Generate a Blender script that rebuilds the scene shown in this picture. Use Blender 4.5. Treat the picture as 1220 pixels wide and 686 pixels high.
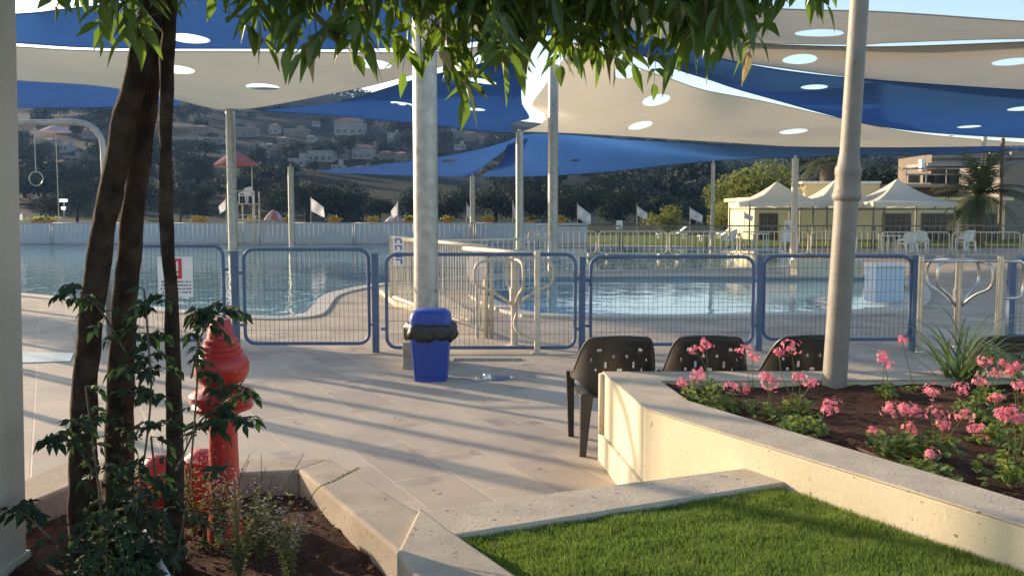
import bpy, bmesh, math, random
import numpy as np
from mathutils import Vector, Matrix, noise as mnoise
R = math.radians
random.seed(7)
for o in list(bpy.data.objects): bpy.data.objects.remove(o)
sc = bpy.context.scene
COL = sc.collection
# ---------------------------------------------------------------- camera, world, sun, exposure
CAMZ = 1.65; TH = math.atan(0.07)
cd = bpy.data.cameras.new('camera'); cam = bpy.data.objects.new('camera', cd); COL.objects.link(cam)
cam.location = (0, 0, CAMZ); cam.rotation_euler = (math.pi/2 - TH, 0, 0)
cd.sensor_width = 36; cd.lens = 36*1000/1220; cd.shift_y = -20/1220; cd.clip_end = 4000; cd.clip_start = .05
sc.camera = cam
SUN_EL = 13.5; SUN_AZ = -55.0           # azimuth measured from +Y towards +X
w = bpy.data.worlds.new('World'); sc.world = w; w.use_nodes = True
nt = w.node_tree; bg = nt.nodes['Background']; sky = nt.nodes.new('ShaderNodeTexSky')
sky.sky_type = 'NISHITA'; sky.sun_disc = False; sky.sun_elevation = R(SUN_EL); sky.sun_rotation = R(SUN_AZ)
sky.air_density = 1.0; sky.dust_density = 1.2; sky.ozone_density = 1.0
nt.links.new(sky.outputs[0], bg.inputs[0]); bg.inputs[1].default_value = 0.13
sd = bpy.data.lights.new('sun', 'SUN'); so = bpy.data.objects.new('sun', sd); COL.objects.link(so)
sd.energy = 4.2; sd.angle = R(0.6); sd.color = (1, .77, .53)
ds = Vector((math.sin(R(SUN_AZ))*math.cos(R(SUN_EL)), math.cos(R(SUN_AZ))*math.cos(R(SUN_EL)), math.sin(R(SUN_EL))))
so.rotation_euler = ds.to_track_quat('Z', 'Y').to_euler()
sc.view_settings.view_transform = 'Standard'; sc.view_settings.look = 'None'
sc.view_settings.exposure = 1.3; sc.view_settings.gamma = 1
# ---------------------------------------------------------------- helpers
FW = Vector((0, math.cos(TH), -math.sin(TH))); UP = Vector((0, math.sin(TH), math.cos(TH)))
def ray(px, py):
    return Vector((1, 0, 0))*((px-610)/1000) + UP*(-(py+20-343)/1000) + FW
def PY(px, py, Y):
    d = ray(px, py); t = Y/d.y; return Vector((d.x*t, Y, CAMZ+d.z*t))
def PZ(px, py, z=0.0):
    d = ray(px, py); t = (z-CAMZ)/d.z; return Vector((d.x*t, d.y*t, z))
def PX(px, Y, z=0.0):                       # point at depth Y, height z, seen in column px
    t = (Y*FW.y + (z-CAMZ)*FW.z); return Vector(((px-610)/1000*t, Y, z))
ORG = {}
def tag(o, label=None, cat=None, group=None, kind=None):
    if label: o['label'] = label
    if cat: o['category'] = cat
    if group: o['group'] = group
    if kind: o['kind'] = kind
    return o
def thing(name, loc, label, cat, group=None):
    o = bpy.data.objects.new(name, None); COL.objects.link(o); o.location = loc; o.empty_display_size = .1
    ORG[o.name] = Vector(loc); return tag(o, label, cat, group)
def copy_tree(o, parent=None):
    c = o.copy(); COL.objects.link(c)
    if parent: c.parent = parent
    for ch in list(o.children): copy_tree(ch, c)
    return c
class MB:
    def __init__(s): s.v = []; s.f = []; s.uv = None
    def add(s, vs, fs):
        n = len(s.v); s.v += [tuple(v) for v in vs]; s.f += [tuple(i+n for i in f) for f in fs]; return s
    def box(s, c, d, rz=0, rot=None):
        hx, hy, hz = d[0]/2, d[1]/2, d[2]/2
        M = rot if rot is not None else Matrix.Rotation(rz, 3, 'Z')
        vs = [Vector(c)+M@Vector((x*hx, y*hy, z*hz)) for x in (-1, 1) for y in (-1, 1) for z in (-1, 1)]
        return s.add(vs, [(0,1,3,2),(4,6,7,5),(0,4,5,1),(2,3,7,6),(0,2,6,4),(1,5,7,3)])
    def tube(s, pts, r, seg=8, closed=False, cap=True):
        pts = [Vector(p) for p in pts]; n = len(pts)
        rs = r if isinstance(r, (list, tuple)) else [r]*n
        vs = []; nrm = None
        for i, p in enumerate(pts):
            a = pts[i-1] if (i > 0 or closed) else p; b = pts[(i+1) % n] if (i < n-1 or closed) else p
            t = (b-a).normalized()
            if nrm is None: nrm = t.orthogonal().normalized()
            else:
                nrm = (nrm - t*nrm.dot(t)); nrm = nrm.normalized() if nrm.length > 1e-6 else t.orthogonal().normalized()
            bi = t.cross(nrm)
            for k in range(seg):
                a_ = 2*math.pi*k/seg; vs.append(p+(nrm*math.cos(a_)+bi*math.sin(a_))*rs[i])
        fs = []
        m = n if closed else n-1
        for i in range(m):
            j = (i+1) % n
            for k in range(seg):
                k2 = (k+1) % seg; fs.append((i*seg+k, i*seg+k2, j*seg+k2, j*seg+k))
        if cap and not closed: fs += [tuple(range(seg-1, -1, -1)), tuple(range((n-1)*seg, n*seg))]
        return s.add(vs, fs)
    def lathe(s, prof, c=(0,0,0), seg=24, axis='Z'):
        vs = []; fs = []; c = Vector(c)
        for r, z in prof:
            for k in range(seg):
                a = 2*math.pi*k/seg
                vs.append(c+(Vector((r*math.cos(a), r*math.sin(a), z)) if axis == 'Z' else Vector((z, r*math.cos(a), r*math.sin(a)))))
        for i in range(len(prof)-1):
            for k in range(seg):
                k2 = (k+1) % seg; fs.append((i*seg+k, i*seg+k2, (i+1)*seg+k2, (i+1)*seg+k))
        fs += [tuple(range(seg-1, -1, -1)), tuple(range((len(prof)-1)*seg, len(prof)*seg))]
        return s.add(vs, fs)
    def prism(s, poly, z0, z1):
        n = len(poly); vs = [(p[0], p[1], z0) for p in poly]+[(p[0], p[1], z1) for p in poly]
        fs = [tuple(range(n-1, -1, -1)), tuple(range(n, 2*n))]+[(i, (i+1) % n, n+(i+1) % n, n+i) for i in range(n)]
        return s.add(vs, fs)
    def build(s, name, mat, parent=None, smooth=False, bevel=0, org=None, solid=0):
        o3 = ORG[parent.name] if parent is not None else Vector(org if org is not None else (0, 0, 0))
        me = bpy.data.meshes.new(name)
        me.from_pydata([(v[0]-o3[0], v[1]-o3[1], v[2]-o3[2]) for v in s.v], [], s.f)
        o = bpy.data.objects.new(name, me); COL.objects.link(o); me.materials.append(mat)
        bm = bmesh.new(); bm.from_mesh(me); bmesh.ops.recalc_face_normals(bm, faces=bm.faces); bm.to_mesh(me); bm.free()
        if smooth:
            for p in me.polygons: p.use_smooth = True
            if smooth == 2:
                me.set_sharp_from_angle(angle=R(40))
        if parent is not None: o.parent = parent
        else: o.location = o3
        if solid:
            m = o.modifiers.new('s', 'SOLIDIFY'); m.thickness = solid; m.offset = 0
        if bevel:
            m = o.modifiers.new('b', 'BEVEL'); m.width = bevel; m.segments = 2; m.limit_method = 'ANGLE'; m.angle_limit = R(35)
        ORG[o.name] = o3
        return o
def catmull(pts, n):
    pts = [Vector(p) for p in pts]
    if len(pts) == 2: return [pts[0].lerp(pts[1], i/(n-1)) for i in range(n)]
    P = [2*pts[0]-pts[1]]+pts+[2*pts[-1]-pts[-2]]
    out = []; m = len(pts)-1
    for i in range(n):
        t = i/(n-1)*m; k = min(int(t), m-1); t -= k
        a, b, c, d = P[k:k+4]
        out.append(.5*((2*b)+(c-a)*t+(2*a-5*b+4*c-d)*t*t+(3*b-a-3*c+d)*t**3))
    return out
# ---------------------------------------------------------------- materials
def mat(name, c1, c2=None, rough=.7, metal=0, scale=4, bump=0, bscale=40, detail=6, spec=.5, spots=None, coat=0):
    m = bpy.data.materials.new(name); m.use_nodes = True; t = m.node_tree; N = t.nodes; L = t.links
    b = N['Principled BSDF']; b.inputs['Roughness'].default_value = rough; b.inputs['Metallic'].default_value = metal
    b.inputs['Specular IOR Level'].default_value = spec; b.inputs['Coat Weight'].default_value = coat
    tc = N.new('ShaderNodeTexCoord')
    c2 = c2 or tuple(x*.85 for x in c1)
    nz = N.new('ShaderNodeTexNoise'); nz.inputs['Scale'].default_value = scale; nz.inputs['Detail'].default_value = detail
    L.new(tc.outputs['Object'], nz.inputs['Vector'])
    rp = N.new('ShaderNodeValToRGB'); rp.color_ramp.elements[0].position = .35; rp.color_ramp.elements[1].position = .65
    rp.color_ramp.elements[0].color = (*c1, 1); rp.color_ramp.elements[1].color = (*c2, 1)
    L.new(nz.outputs['Fac'], rp.inputs[0]); out = rp.outputs[0]
    if spots:
        sc_, thr, colr, width = spots
        n2 = N.new('ShaderNodeTexNoise'); n2.inputs['Scale'].default_value = sc_; n2.inputs['Detail'].default_value = 3
        L.new(tc.outputs['Object'], n2.inputs['Vector'])
        r2 = N.new('ShaderNodeMapRange'); r2.inputs[1].default_value = thr; r2.inputs[2].default_value = thr+width
        L.new(n2.outputs['Fac'], r2.inputs[0])
        mx = N.new('ShaderNodeMix'); mx.data_type = 'RGBA'; L.new(r2.outputs[0], mx.inputs[0]); L.new(out, mx.inputs[6]); mx.inputs[7].default_value = (*colr, 1)
        out = mx.outputs[2]
    L.new(out, b.inputs['Base Color'])
    if bump:
        n3 = N.new('ShaderNodeTexNoise'); n3.inputs['Scale'].default_value = bscale; n3.inputs['Detail'].default_value = 8; n3.inputs['Roughness'].default_value = .65
        L.new(tc.outputs['Object'], n3.inputs['Vector'])
        bp = N.new('ShaderNodeBump'); bp.inputs['Strength'].default_value = bump; bp.inputs['Distance'].default_value = .02
        L.new(n3.outputs['Fac'], bp.inputs['Height']); L.new(bp.outputs[0], b.inputs['Normal'])
    m['base'] = 1
    return m
def thinmat(name, c1, c2, trans, scale=8, rough=.5, tcol=None, tfac=.5):
    """leaf / cloth: principled mixed with translucent"""
    m = mat(name, c1, c2, rough=rough, scale=scale); t = m.node_tree; N = t.nodes; L = t.links
    b = N['Principled BSDF']; outn = N['Material Output']
    tr = N.new('ShaderNodeBsdfTranslucent'); tr.inputs[0].default_value = (*(tcol or trans), 1)
    mx = N.new('ShaderNodeMixShader'); mx.inputs[0].default_value = tfac
    L.new(b.outputs[0], mx.inputs[1]); L.new(tr.outputs[0], mx.inputs[2]); L.new(mx.outputs[0], outn.inputs[0])
    return m
M = {}
M['leaf'] = thinmat('tree_leaf', (.016,.040,.010), (.038,.08,.018), None, 9, .36, (.21,.36,.035), .36)
M['leafdry'] = thinmat('dry_leaf', (.28,.22,.09), (.2,.15,.06), None, 9, .6, (.5,.42,.18), .35)
M['vine'] = thinmat('vine_leaf', (.007,.020,.009), (.015,.036,.012), None, 7, .75, (.07,.15,.03), .22)
M['gleaf'] = thinmat('geranium_leaf', (.07,.12,.03), (.14,.19,.05), None, 14, .5, (.34,.42,.06), .4)
M['strap'] = thinmat('strap_leaf', (.05,.09,.035), (.09,.14,.05), None, 5, .4, (.2,.3,.07), .25)
M['herb'] = thinmat('herb_leaf', (.13,.17,.05), (.22,.24,.08), None, 12, .6, (.5,.52,.15), .45)
M['pink'] = thinmat('pink_petal', (.66,.17,.25), (.76,.34,.40), None, 40, .55, (.9,.25,.32), .4)
M['lilac'] = thinmat('lilac_petal', (.55,.36,.46), (.68,.5,.56), None, 40, .55, (.7,.45,.65), .35)
M['bark'] = mat('bark', (.028,.02,.015), (.085,.058,.04), rough=.95, scale=16, bump=1.6, bscale=26, spec=.2)
M['twig'] = mat('twig', (.07,.06,.035), (.1,.08,.05), rough=.9, scale=20)
M['soil'] = mat('soil', (.045,.022,.014), (.085,.042,.026), rough=1, scale=18, bump=1, bscale=55, spec=.15)
M['clod'] = mat('soil_clod', (.07,.038,.026), (.12,.07,.05), rough=1, scale=15, bump=.6, bscale=60, spec=.1)
M['cream'] = mat('cream_wall_paint', (.60,.53,.39), (.52,.455,.32), rough=.85, scale=2.2, bump=.16, bscale=45, spots=(34, .70, (.25,.19,.13), .02), spec=.25)
M['captop'] = mat('worn_concrete_cap', (.48,.41,.315), (.38,.325,.255), rough=.9, scale=6, bump=.25, bscale=60, spots=(30, .66, (.14,.115,.1), .05), spec=.25)
M['conc'] = mat('rough_concrete', (.40,.345,.27), (.30,.255,.20), rough=.9, scale=5, bump=.16, bscale=80, spots=(34, .66, (.2,.16,.12), .04), spec=.25)
M['column'] = mat('column_render', (.54,.50,.41), (.48,.45,.37), rough=.85, scale=3, bump=.3, bscale=60)
M['galv'] = mat('galvanised_steel', (.42,.41,.38), (.30,.295,.28), rough=.42, metal=.55, scale=9, bump=.08, bscale=60, spots=(7, .66, (.22,.19,.16), .08))
M['lamp'] = mat('weathered_grey_paint', (.24,.22,.19), (.19,.17,.145), rough=.55, scale=6, bump=.2, bscale=50, spots=(12, .68, (.16,.12,.08), .04))
M['chrome'] = mat('stainless_tube', (.62,.60,.56), (.5,.48,.44), rough=.22, metal=.95, scale=12)
M['blue_metal'] = mat('blue_fence_paint', (.06,.10,.19), (.075,.125,.22), rough=.5, scale=10, spots=(40, .7, (.2,.16,.12), .03))
M['wire'] = mat('blue_wire', (.03,.04,.07), (.04,.05,.08), rough=.6)
M['white_metal'] = mat('cream_metal_paint', (.62,.54,.42), (.52,.45,.34), rough=.5, scale=8)
M['grey_metal'] = mat('grey_metal', (.45,.44,.42), (.36,.35,.33), rough=.5, scale=8, metal=.2)
M['white'] = mat('white_plastic', (.75,.75,.73), (.68,.68,.66), rough=.5, scale=6)
M['black'] = mat('black_plastic', (.022,.019,.018), (.032,.028,.025), rough=.42, scale=10, bump=.05, bscale=200)
M['binblue'] = mat('blue_plastic', (.012,.045,.27), (.016,.055,.31), rough=.45, scale=5, bump=.1, bscale=60, spots=(14, .66, (.06,.08,.2), .06))
M['bag'] = mat('black_bin_bag', (.012,.012,.013), (.02,.02,.022), rough=.3, scale=9, bump=.9, bscale=14)
M['red'] = mat('red_hydrant_paint', (.47,.018,.014), (.38,.015,.012), rough=.42, scale=6, bump=.25, bscale=22, spots=(24, .67, (.5,.16,.12), .05), coat=.2)
M['bwall'] = mat('white_blue_sheet', (.50,.58,.66), (.44,.52,.60), rough=.6, scale=.8)
M['tent'] = thinmat('tent_canvas', (.82,.80,.76), (.76,.74,.71), None, 2, .8, (.85,.8,.74), .4)
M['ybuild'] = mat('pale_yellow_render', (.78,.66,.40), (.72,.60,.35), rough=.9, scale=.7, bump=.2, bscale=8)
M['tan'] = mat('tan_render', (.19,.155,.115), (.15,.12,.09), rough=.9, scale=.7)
M['glass'] = mat('window_glass', (.03,.035,.04), (.05,.055,.06), rough=.12, scale=2)
M['frame'] = mat('window_frame', (.2,.17,.14), (.16,.14,.12), rough=.5)
M['house'] = mat('far_house_wall', (.29,.275,.26), (.23,.22,.21), rough=.9, scale=.2)
M['house2'] = mat('far_house_tan', (.20,.165,.14), (.16,.13,.11), rough=.9, scale=.2)
M['roofr'] = mat('far_house_roof', (.26,.13,.09), (.2,.1,.07), rough=.9, scale=.3)
M['flag'] = thinmat('flag_cloth', (.72,.72,.72), (.66,.66,.67), None, 6, .8, (.75,.74,.72), .4)
M['flagblue'] = thinmat('flag_blue', (.42,.46,.60), (.45,.5,.62), None, 6, .8, (.5,.55,.7), .35)
M['umb'] = thinmat('umbrella_red', (.48,.12,.10), (.55,.3,.27), None, 2.2, .8, (.6,.2,.16), .3)
M['umbw'] = thinmat('umbrella_pale', (.55,.5,.55), (.45,.4,.5), None, 5, .8, (.7,.6,.6), .35)
M['orange'] = mat('orange_tub', (.55,.2,.05), (.45,.16,.05), rough=.7, scale=5)
M['yflower'] = mat('yellow_flowers', (.55,.38,.05), (.3,.3,.06), rough=.8, scale=12)
M['htree'] = thinmat('hill_tree_foliage', (.008,.018,.009), (.022,.036,.014), None, 1.2, .9, (.03,.05,.02), .12)
M['ytree'] = thinmat('sunlit_tree_foliage', (.06,.09,.02), (.11,.13,.03), None, 2, .8, (.3,.33,.07), .35)
M['palm'] = thinmat('palm_frond', (.07,.09,.04), (.11,.12,.06), None, 3, .7, (.2,.22,.08), .25)
M['ptrunk'] = mat('palm_trunk', (.14,.1,.065), (.2,.15,.1), rough=.95, scale=3, bump=.8, bscale=9)
M['signred'] = mat('sign_red', (.55,.02,.03), (.5,.02,.03), rough=.5)
M['signblue'] = mat('sign_blue', (.05,.05,.32), (.06,.06,.36), rough=.5)
M['ink'] = mat('sign_ink', (.1,.05,.07), (.13,.07,.09), rough=.6)
M['hose'] = mat('brown_hose', (.12,.07,.045), (.16,.09,.06), rough=.7)
M['pebble'] = mat('pale_litter', (.6,.56,.5), (.5,.46,.4), rough=.8)
M['path'] = mat('far_path', (.36,.31,.26), (.3,.26,.22), rough=.9, scale=1.2, bump=.2)
# brick-laid paving
def paving():
    m = mat('stone_paving', (.45,.385,.305), (.37,.315,.25), rough=.62, scale=1.6, bump=0, spots=(2.4, .60, (.27,.23,.20), .12), spec=.4)
    t = m.node_tree; N = t.nodes; L = t.links; b = N['Principled BSDF']
    tc = N.new('ShaderNodeTexCoord'); mp = N.new('ShaderNodeMapping'); mp.inputs['Rotation'].default_value[2] = R(61)
    mp.inputs['Location'].default_value = (.1, .14, 0)
    L.new(tc.outputs['Object'], mp.inputs[0])
    br = N.new('ShaderNodeTexBrick'); br.inputs['Scale'].default_value = 1; br.inputs['Brick Width'].default_value = .78; br.inputs['Row Height'].default_value = .39
    br.inputs['Mortar Size'].default_value = .006; br.inputs['Mortar Smooth'].default_value = .3; br.offset = .5
    br.inputs['Color1'].default_value = (.80,.79,.80,1); br.inputs['Color2'].default_value = (1.08,1.06,1.03,1); br.inputs['Mortar'].default_value = (1.22,1.15,1.05,1)
    L.new(mp.outputs[0], br.inputs[0])
    mx = N.new('ShaderNodeMix'); mx.data_type = 'RGBA'; mx.blend_type = 'MULTIPLY'; mx.inputs[0].default_value = 1
    src = b.inputs['Base Color'].links[0].from_socket
    L.new(src, mx.inputs[6]); L.new(br.outputs[0], mx.inputs[7]); L.new(mx.outputs[2], b.inputs['Base Color'])
    nz = N.new('ShaderNodeTexNoise'); nz.inputs['Scale'].default_value = 30; nz.inputs['Detail'].default_value = 6; L.new(tc.outputs['Object'], nz.inputs[0])
    ma = N.new('ShaderNodeMath'); ma.operation = 'MULTIPLY_ADD'; ma.inputs[1].default_value = .6
    L.new(nz.outputs['Fac'], ma.inputs[0]); 
    iv = N.new('ShaderNodeMath'); iv.operation = 'MULTIPLY'; iv.inputs[1].default_value = -.9; L.new(br.outputs['Fac'], iv.inputs[0]); L.new(iv.outputs[0], ma.inputs[2])
    bp = N.new('ShaderNodeBump'); bp.inputs['Strength'].default_value = .35; bp.inputs['Distance'].default_value = .006
    L.new(ma.outputs[0], bp.inputs['Height']); L.new(bp.outputs[0], b.inputs['Normal'])
    return m
M['paving'] = paving()
def water(name, c1, c2, s, b1):
    m = mat(name, c1, c2, rough=.06, scale=.25, spec=.5); t = m.node_tree; N = t.nodes; L = t.links; b = N['Principled BSDF']
    tc = N.new('ShaderNodeTexCoord'); mp = N.new('ShaderNodeMapping'); mp.inputs['Scale'].default_value = (1, .8, 1); L.new(tc.outputs['Object'], mp.inputs[0])
    nz = N.new('ShaderNodeTexNoise'); nz.inputs['Scale'].default_value = s; nz.inputs['Detail'].default_value = 3; nz.inputs['Distortion'].default_value = .6
    L.new(mp.outputs[0], nz.inputs[0])
    bp = N.new('ShaderNodeBump'); bp.inputs['Strength'].default_value = b1; bp.inputs['Distance'].default_value = .05
    L.new(nz.outputs['Fac'], bp.inputs['Height']); L.new(bp.outputs[0], b.inputs['Normal'])
    return m
M['water1'] = water('pool_water_deep', (.17,.31,.36), (.23,.39,.44), 2.0, .30)
M['water2'] = water('pool_water_shallow', (.20,.38,.46), (.25,.44,.52), 1.6, .12)
def sailmat(name, c1, c2, tcol, tf):
    m = thinmat(name, c1, c2, None, .35, .85, tcol, tf); t = m.node_tree; N = t.nodes; L = t.links; b = N['Principled BSDF']
    tc = N.new('ShaderNodeTexCoord'); sx = N.new('ShaderNodeSeparateXYZ'); L.new(tc.outputs['Object'], sx.inputs[0])
    a = N.new('ShaderNodeMath'); a.operation = 'MULTIPLY_ADD'; a.inputs[1].default_value = .35; L.new(sx.outputs[0], a.inputs[0]); L.new(sx.outputs[1], a.inputs[2])
    f = N.new('ShaderNodeMath'); f.operation = 'PINGPONG'; f.inputs[1].default_value = 1.1; L.new(a.outputs[0], f.inputs[0])
    g = N.new('ShaderNodeMath'); g.operation = 'LESS_THAN'; g.inputs[1].default_value = .045; L.new(f.outputs[0], g.inputs[0])
    h = N.new('ShaderNodeMath'); h.operation = 'MULTIPLY'; h.inputs[1].default_value = .28; L.new(g.outputs[0], h.inputs[0])
    mx = N.new('ShaderNodeMix'); mx.data_type = 'RGBA'; src = b.inputs['Base Color'].links[0].from_socket
    L.new(h.outputs[0], mx.inputs[0]); L.new(src, mx.inputs[6]); mx.inputs[7].default_value = (c1[0]*.3, c1[1]*.3, c1[2]*.3, 1); L.new(mx.outputs[2], b.inputs['Base Color'])
    return m
M['sailblue'] = sailmat('blue_shade_cloth', (.025,.085,.24), (.033,.10,.27), (.045,.14,.40), .45)
M['sailsand'] = sailmat('sand_shade_cloth', (.44,.41,.33), (.40,.375,.30), (.52,.48,.385), .48)
# ================================================================ SETTING
def struct(o): o['kind'] = 'structure'; return o
def filled(name, outer, holes, z, m):
    bm = bmesh.new(); es = []
    for lp in [outer]+holes:
        vs = [bm.verts.new((p[0], p[1], z)) for p in lp]
        es += [bm.edges.new((vs[i], vs[(i+1) % len(vs)])) for i in range(len(vs))]
    bmesh.ops.triangle_fill(bm, edges=es, use_beauty=True)
    for f in bm.faces:
        if f.normal.z < 0: f.normal_flip()
    me = bpy.data.meshes.new(name); bm.to_mesh(me); bm.free(); me.materials.append(m)
    o = bpy.data.objects.new(name, me); COL.objects.link(o); return o
def curve2(px, n=40, closed=False):
    return [(v.x, v.y) for v in catmull([PZ(a, b, 0) for a, b in px], n)]
WY = 43.0                                           # far pool wall
near = curve2([(-330,338),(-150,342),(25,350.5),(150,364),(230,372),(300,377.5),(345,378),(364,374),(374,364),(384,354),(405,347),(450,339),(520,333),(575,328),(700,323),(860,320),(960,318)], 70)
farL = [(PX(930, 38).x, 38.), (PX(760, 41.5).x, 41.5), (PX(640, 41.8).x, 41.8), (-38, 41.8), (-38, near[0][1])]
poolA = near+farL
poolB = curve2([(648,376.5),(700,377.5),(800,377.8),(900,376),(985,373.5),(1050,369),(1078,362),(1088,352),(1082,340),(1066,333)], 40)+curve2([(1045,330),(940,330),(830,329),(720,329.5),(640,330),(588,334),(572,341),(578,353),(610,368),(640,376)], 40)
DX0, DX1, DY0, DY1 = -60, 60, -6, 60
struct(filled('pool_deck', [(DX0,DY0),(DX1,DY0),(DX1,DY1),(DX0,DY1)], [poolA, poolB], 0, M['paving']))
def pool(poly, m, nm, zb=-1.2, cw=.22):
    struct(filled(nm, poly, [], -.07, m))
    mb = MB(); n = len(poly); c = Vector((sum(p[0] for p in poly)/n, sum(p[1] for p in poly)/n))
    vs = [(p[0], p[1], 0) for p in poly]+[(p[0], p[1], zb) for p in poly]
    mb.add(vs, [(i, (i+1) % n, n+(i+1) % n, n+i) for i in range(n)]+[tuple(range(n, 2*n))])
    struct(mb.build('pool_basin', M['bwall']))
pool(poolA, M['water1'], 'pool_water'); pool(poolB, M['water2'], 'pool_water')
def coping(poly, w_, h_, closed, sgn=1):
    """kerb ring outside the water edge"""
    mb = MB(); n = len(poly); P = [Vector((p[0], p[1])) for p in poly]; O = []
    for i in range(n):
        a = P[i-1] if (closed or i > 0) else P[i]; b = P[(i+1) % n] if (closed or i < n-1) else P[i]
        t = (b-a).normalized(); O.append(P[i]+Vector((t.y, -t.x))*w_*sgn)
    vs = [(p.x, p.y, h_) for p in P]+[(p.x, p.y, h_) for p in O]+[(p.x, p.y, -.1) for p in P]+[(p.x, p.y, 0) for p in O]
    fs = []
    for i in range(n if closed else n-1):
        j = (i+1) % n; fs += [(i, j, n+j, n+i), (i, j, 2*n+j, 2*n+i), (n+i, n+j, 3*n+j, 3*n+i)]
    mb.add(vs, fs); o = mb.build('pool_coping', M['captop'] if False else M['coping']); return struct(o)
M['coping'] = mat('pale_coping', (.55,.50,.43), (.47,.43,.37), rough=.6, scale=3)
def ccw(poly):
    return sum(poly[i-1][0]*poly[i][1]-poly[i][0]*poly[i-1][1] for i in range(len(poly))) > 0
coping(near, .3, .03, False, 1 if True else -1)
coping(poolB, .32, .05, True, 1 if ccw(poolB) else -1)
# hills and land
CR = [(-2500,150),(-1200,120),(-500,100),(0,96),(250,101),(330,108),(420,117),(560,136),(650,150),(760,163),(900,171),(1050,172),(1300,176),(2000,190),(4000,215)]
def crest(px):
    for (a, b), (c, d) in zip(CR, CR[1:]):
        if px <= c: return b+(d-b)*max(0, (px-a)/(c-a))
    return CR[-1][1]
def hz(x, y):
    if y < 62: return -.02
    px = 610+1000*x/y
    H = (253-crest(px))/1000
    t = max(0, min(1, (y-130)/520)); t = t*t*(3-2*t)*.35+t*.65
    h = H*650*t
    h *= 1+.16*(mnoise.noise(Vector((x/90, y/90, 3)))+.5*mnoise.noise(Vector((x/35, y/35, 1))))*min(1, (650-min(y, 650))/250+.12)
    if y > 650: h *= max(.2, 1-(y-650)/500)
    return h-.02
def terrain():
    ys = list(np.concatenate([[60.0], np.linspace(70, 130, 6), np.linspace(140, 700, 64), np.linspace(730, 960, 8)])); xs = np.linspace(-880, 880, 150)
    vs = [(x, y, hz(x, y)) for y in ys for x in xs]; nx = len(xs)
    fs = [(j*nx+i, j*nx+i+1, (j+1)*nx+i+1, (j+1)*nx+i) for j in range(len(ys)-1) for i in range(nx-1)]
    mb = MB(); mb.add(vs, fs)
    m = mat('hillside', (.008,.016,.011), (.020,.024,.018), rough=1, scale=.022, detail=9, spots=(.05, .42, (.010,.019,.010), .07), spec=.1)
    return struct(mb.build('hills', m, smooth=True))
terrain()
M['land'] = mat('field_earth', (.085,.068,.062), (.055,.046,.042), rough=1, scale=.08, spec=.1)
g = filled('ground', [(-900,-60),(900,-60),(900,60.2),(-900,60.2)], [[(DX0,DY0),(DX1,DY0),(DX1,DY1),(DX0,DY1)]], -.03, M['land']); struct(g)
M['lawnfar'] = mat('far_lawn', (.07,.12,.03), (.12,.15,.045), rough=1, scale=1.5, spec=.1)
lx = [PX(640, 44).x, PX(1240, 40).x+6]
o = MB().add([(PX(690,44).x,44,.02),(PX(930,39).x,39,.02),(40,39,.02),(40,59.9,.02),(2,59.9,.02)], [(0,1,2,3,4)]).build('far_grass_lawn', M['lawnfar'])
tag(o, kind='stuff', cat='lawn', label='strip of green lawn beyond the pool in front of the white tents')
# ---- terrace, lawn, kerb wall, planters
TZ = .44
SL = PZ(535,638,.46); SR = PZ(925,573,.46); FL = PZ(500,606,.46); FR = PZ(868,555,.46)
WA = Vector((.60, 5.50)); WB = Vector((.72, 4.46)); 
pE = PZ(1220, 624, .60); WD = (Vector((pE.x, pE.y))-WB).normalized(); WE = WB+WD*5.2
T = .27; nW = Vector((-WD.y, WD.x));  nW = nW if nW.x > 0 else -nW
RX = 5.6
# terrace floor (a slab standing .44 above the paving) under the camera
lawn_poly = [(SL.x, SL.y), (SR.x, SR.y)]
e1 = WB+WD*.2
foot = [Vector((SL.x, SL.y)), Vector((SR.x, SR.y)), WE+Vector((0, -.05)), Vector((WE.x, -2.2)), Vector((.2, -2.2)), Vector((.55, 1.45))]
struct(MB().prism([(p.x, p.y) for p in foot], .0, TZ-.02).build('lawn_bed', M['soil']))
struct(MB().prism([(-6,-2.2),(.19,-2.2),(.54,1.45),(-.1,2.42),(-.42,2.30),(-.9,2.05),(-2.6,2.05),(-2.6,3.0),(-6,3.0)], 0, TZ).build('terrace_floor', M['captop']))
# low kerb wall between paving and lawn
sL2 = SL+(SL-SR)*.10; fL2 = FL+(FL-FR)*.05
tw = MB().prism([(sL2.x,sL2.y),(SR.x+.05,SR.y-.01),(FR.x+.2,FR.y+.03),(fL2.x,fL2.y)], 0, .46).build('low_retaining_wall', M['captop'], bevel=.012, org=(FL.x, FL.y, 0))
tag(tw, 'low grey concrete retaining wall with flat top, between the paving and the clipped lawn', 'wall')
# right planter : cream walls
root = thing('planter', (1.2, 4.6, 0), 'cream rendered raised planter wall around the pink geranium bed and the lamp post', 'planter')
H = .60
inn = [WA+Vector((T*1.02, -T)), WB+nW*T+Vector((.03,.12)), WE+nW*T]
ipx = [PZ(786,453,H), PZ(820,477,H), PZ(1220,596,H)]
inA = Vector((ipx[0].x, ipx[0].y)); inB = Vector((ipx[1].x, ipx[1].y)); inE = Vector((ipx[2].x, ipx[2].y)); inE = inB+(inE-inB).normalized()*5.0
bk0 = WA; bk1 = Vector((RX, 5.56))
wall = MB().prism([tuple(WA), tuple(WB), tuple(WE), tuple(inE), tuple(inB), tuple(inA), (RX, 5.30), (RX, 5.54)], 0, H-.008)
wall.build('wall', M['cream'], root, bevel=.012)
cap = MB().prism([(WA.x-.004, WA.y+.004), (WB.x-.005, WB.y-.002), (WE.x, WE.y-.006), (inE.x, inE.y+.004), (inB.x+.004, inB.y+.003), (inA.x+.004, inA.y-.004), (RX, 5.296), (RX, 5.544)], H-.012, H).build('wall_cap', M['captop'], root, bevel=.005)
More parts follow.
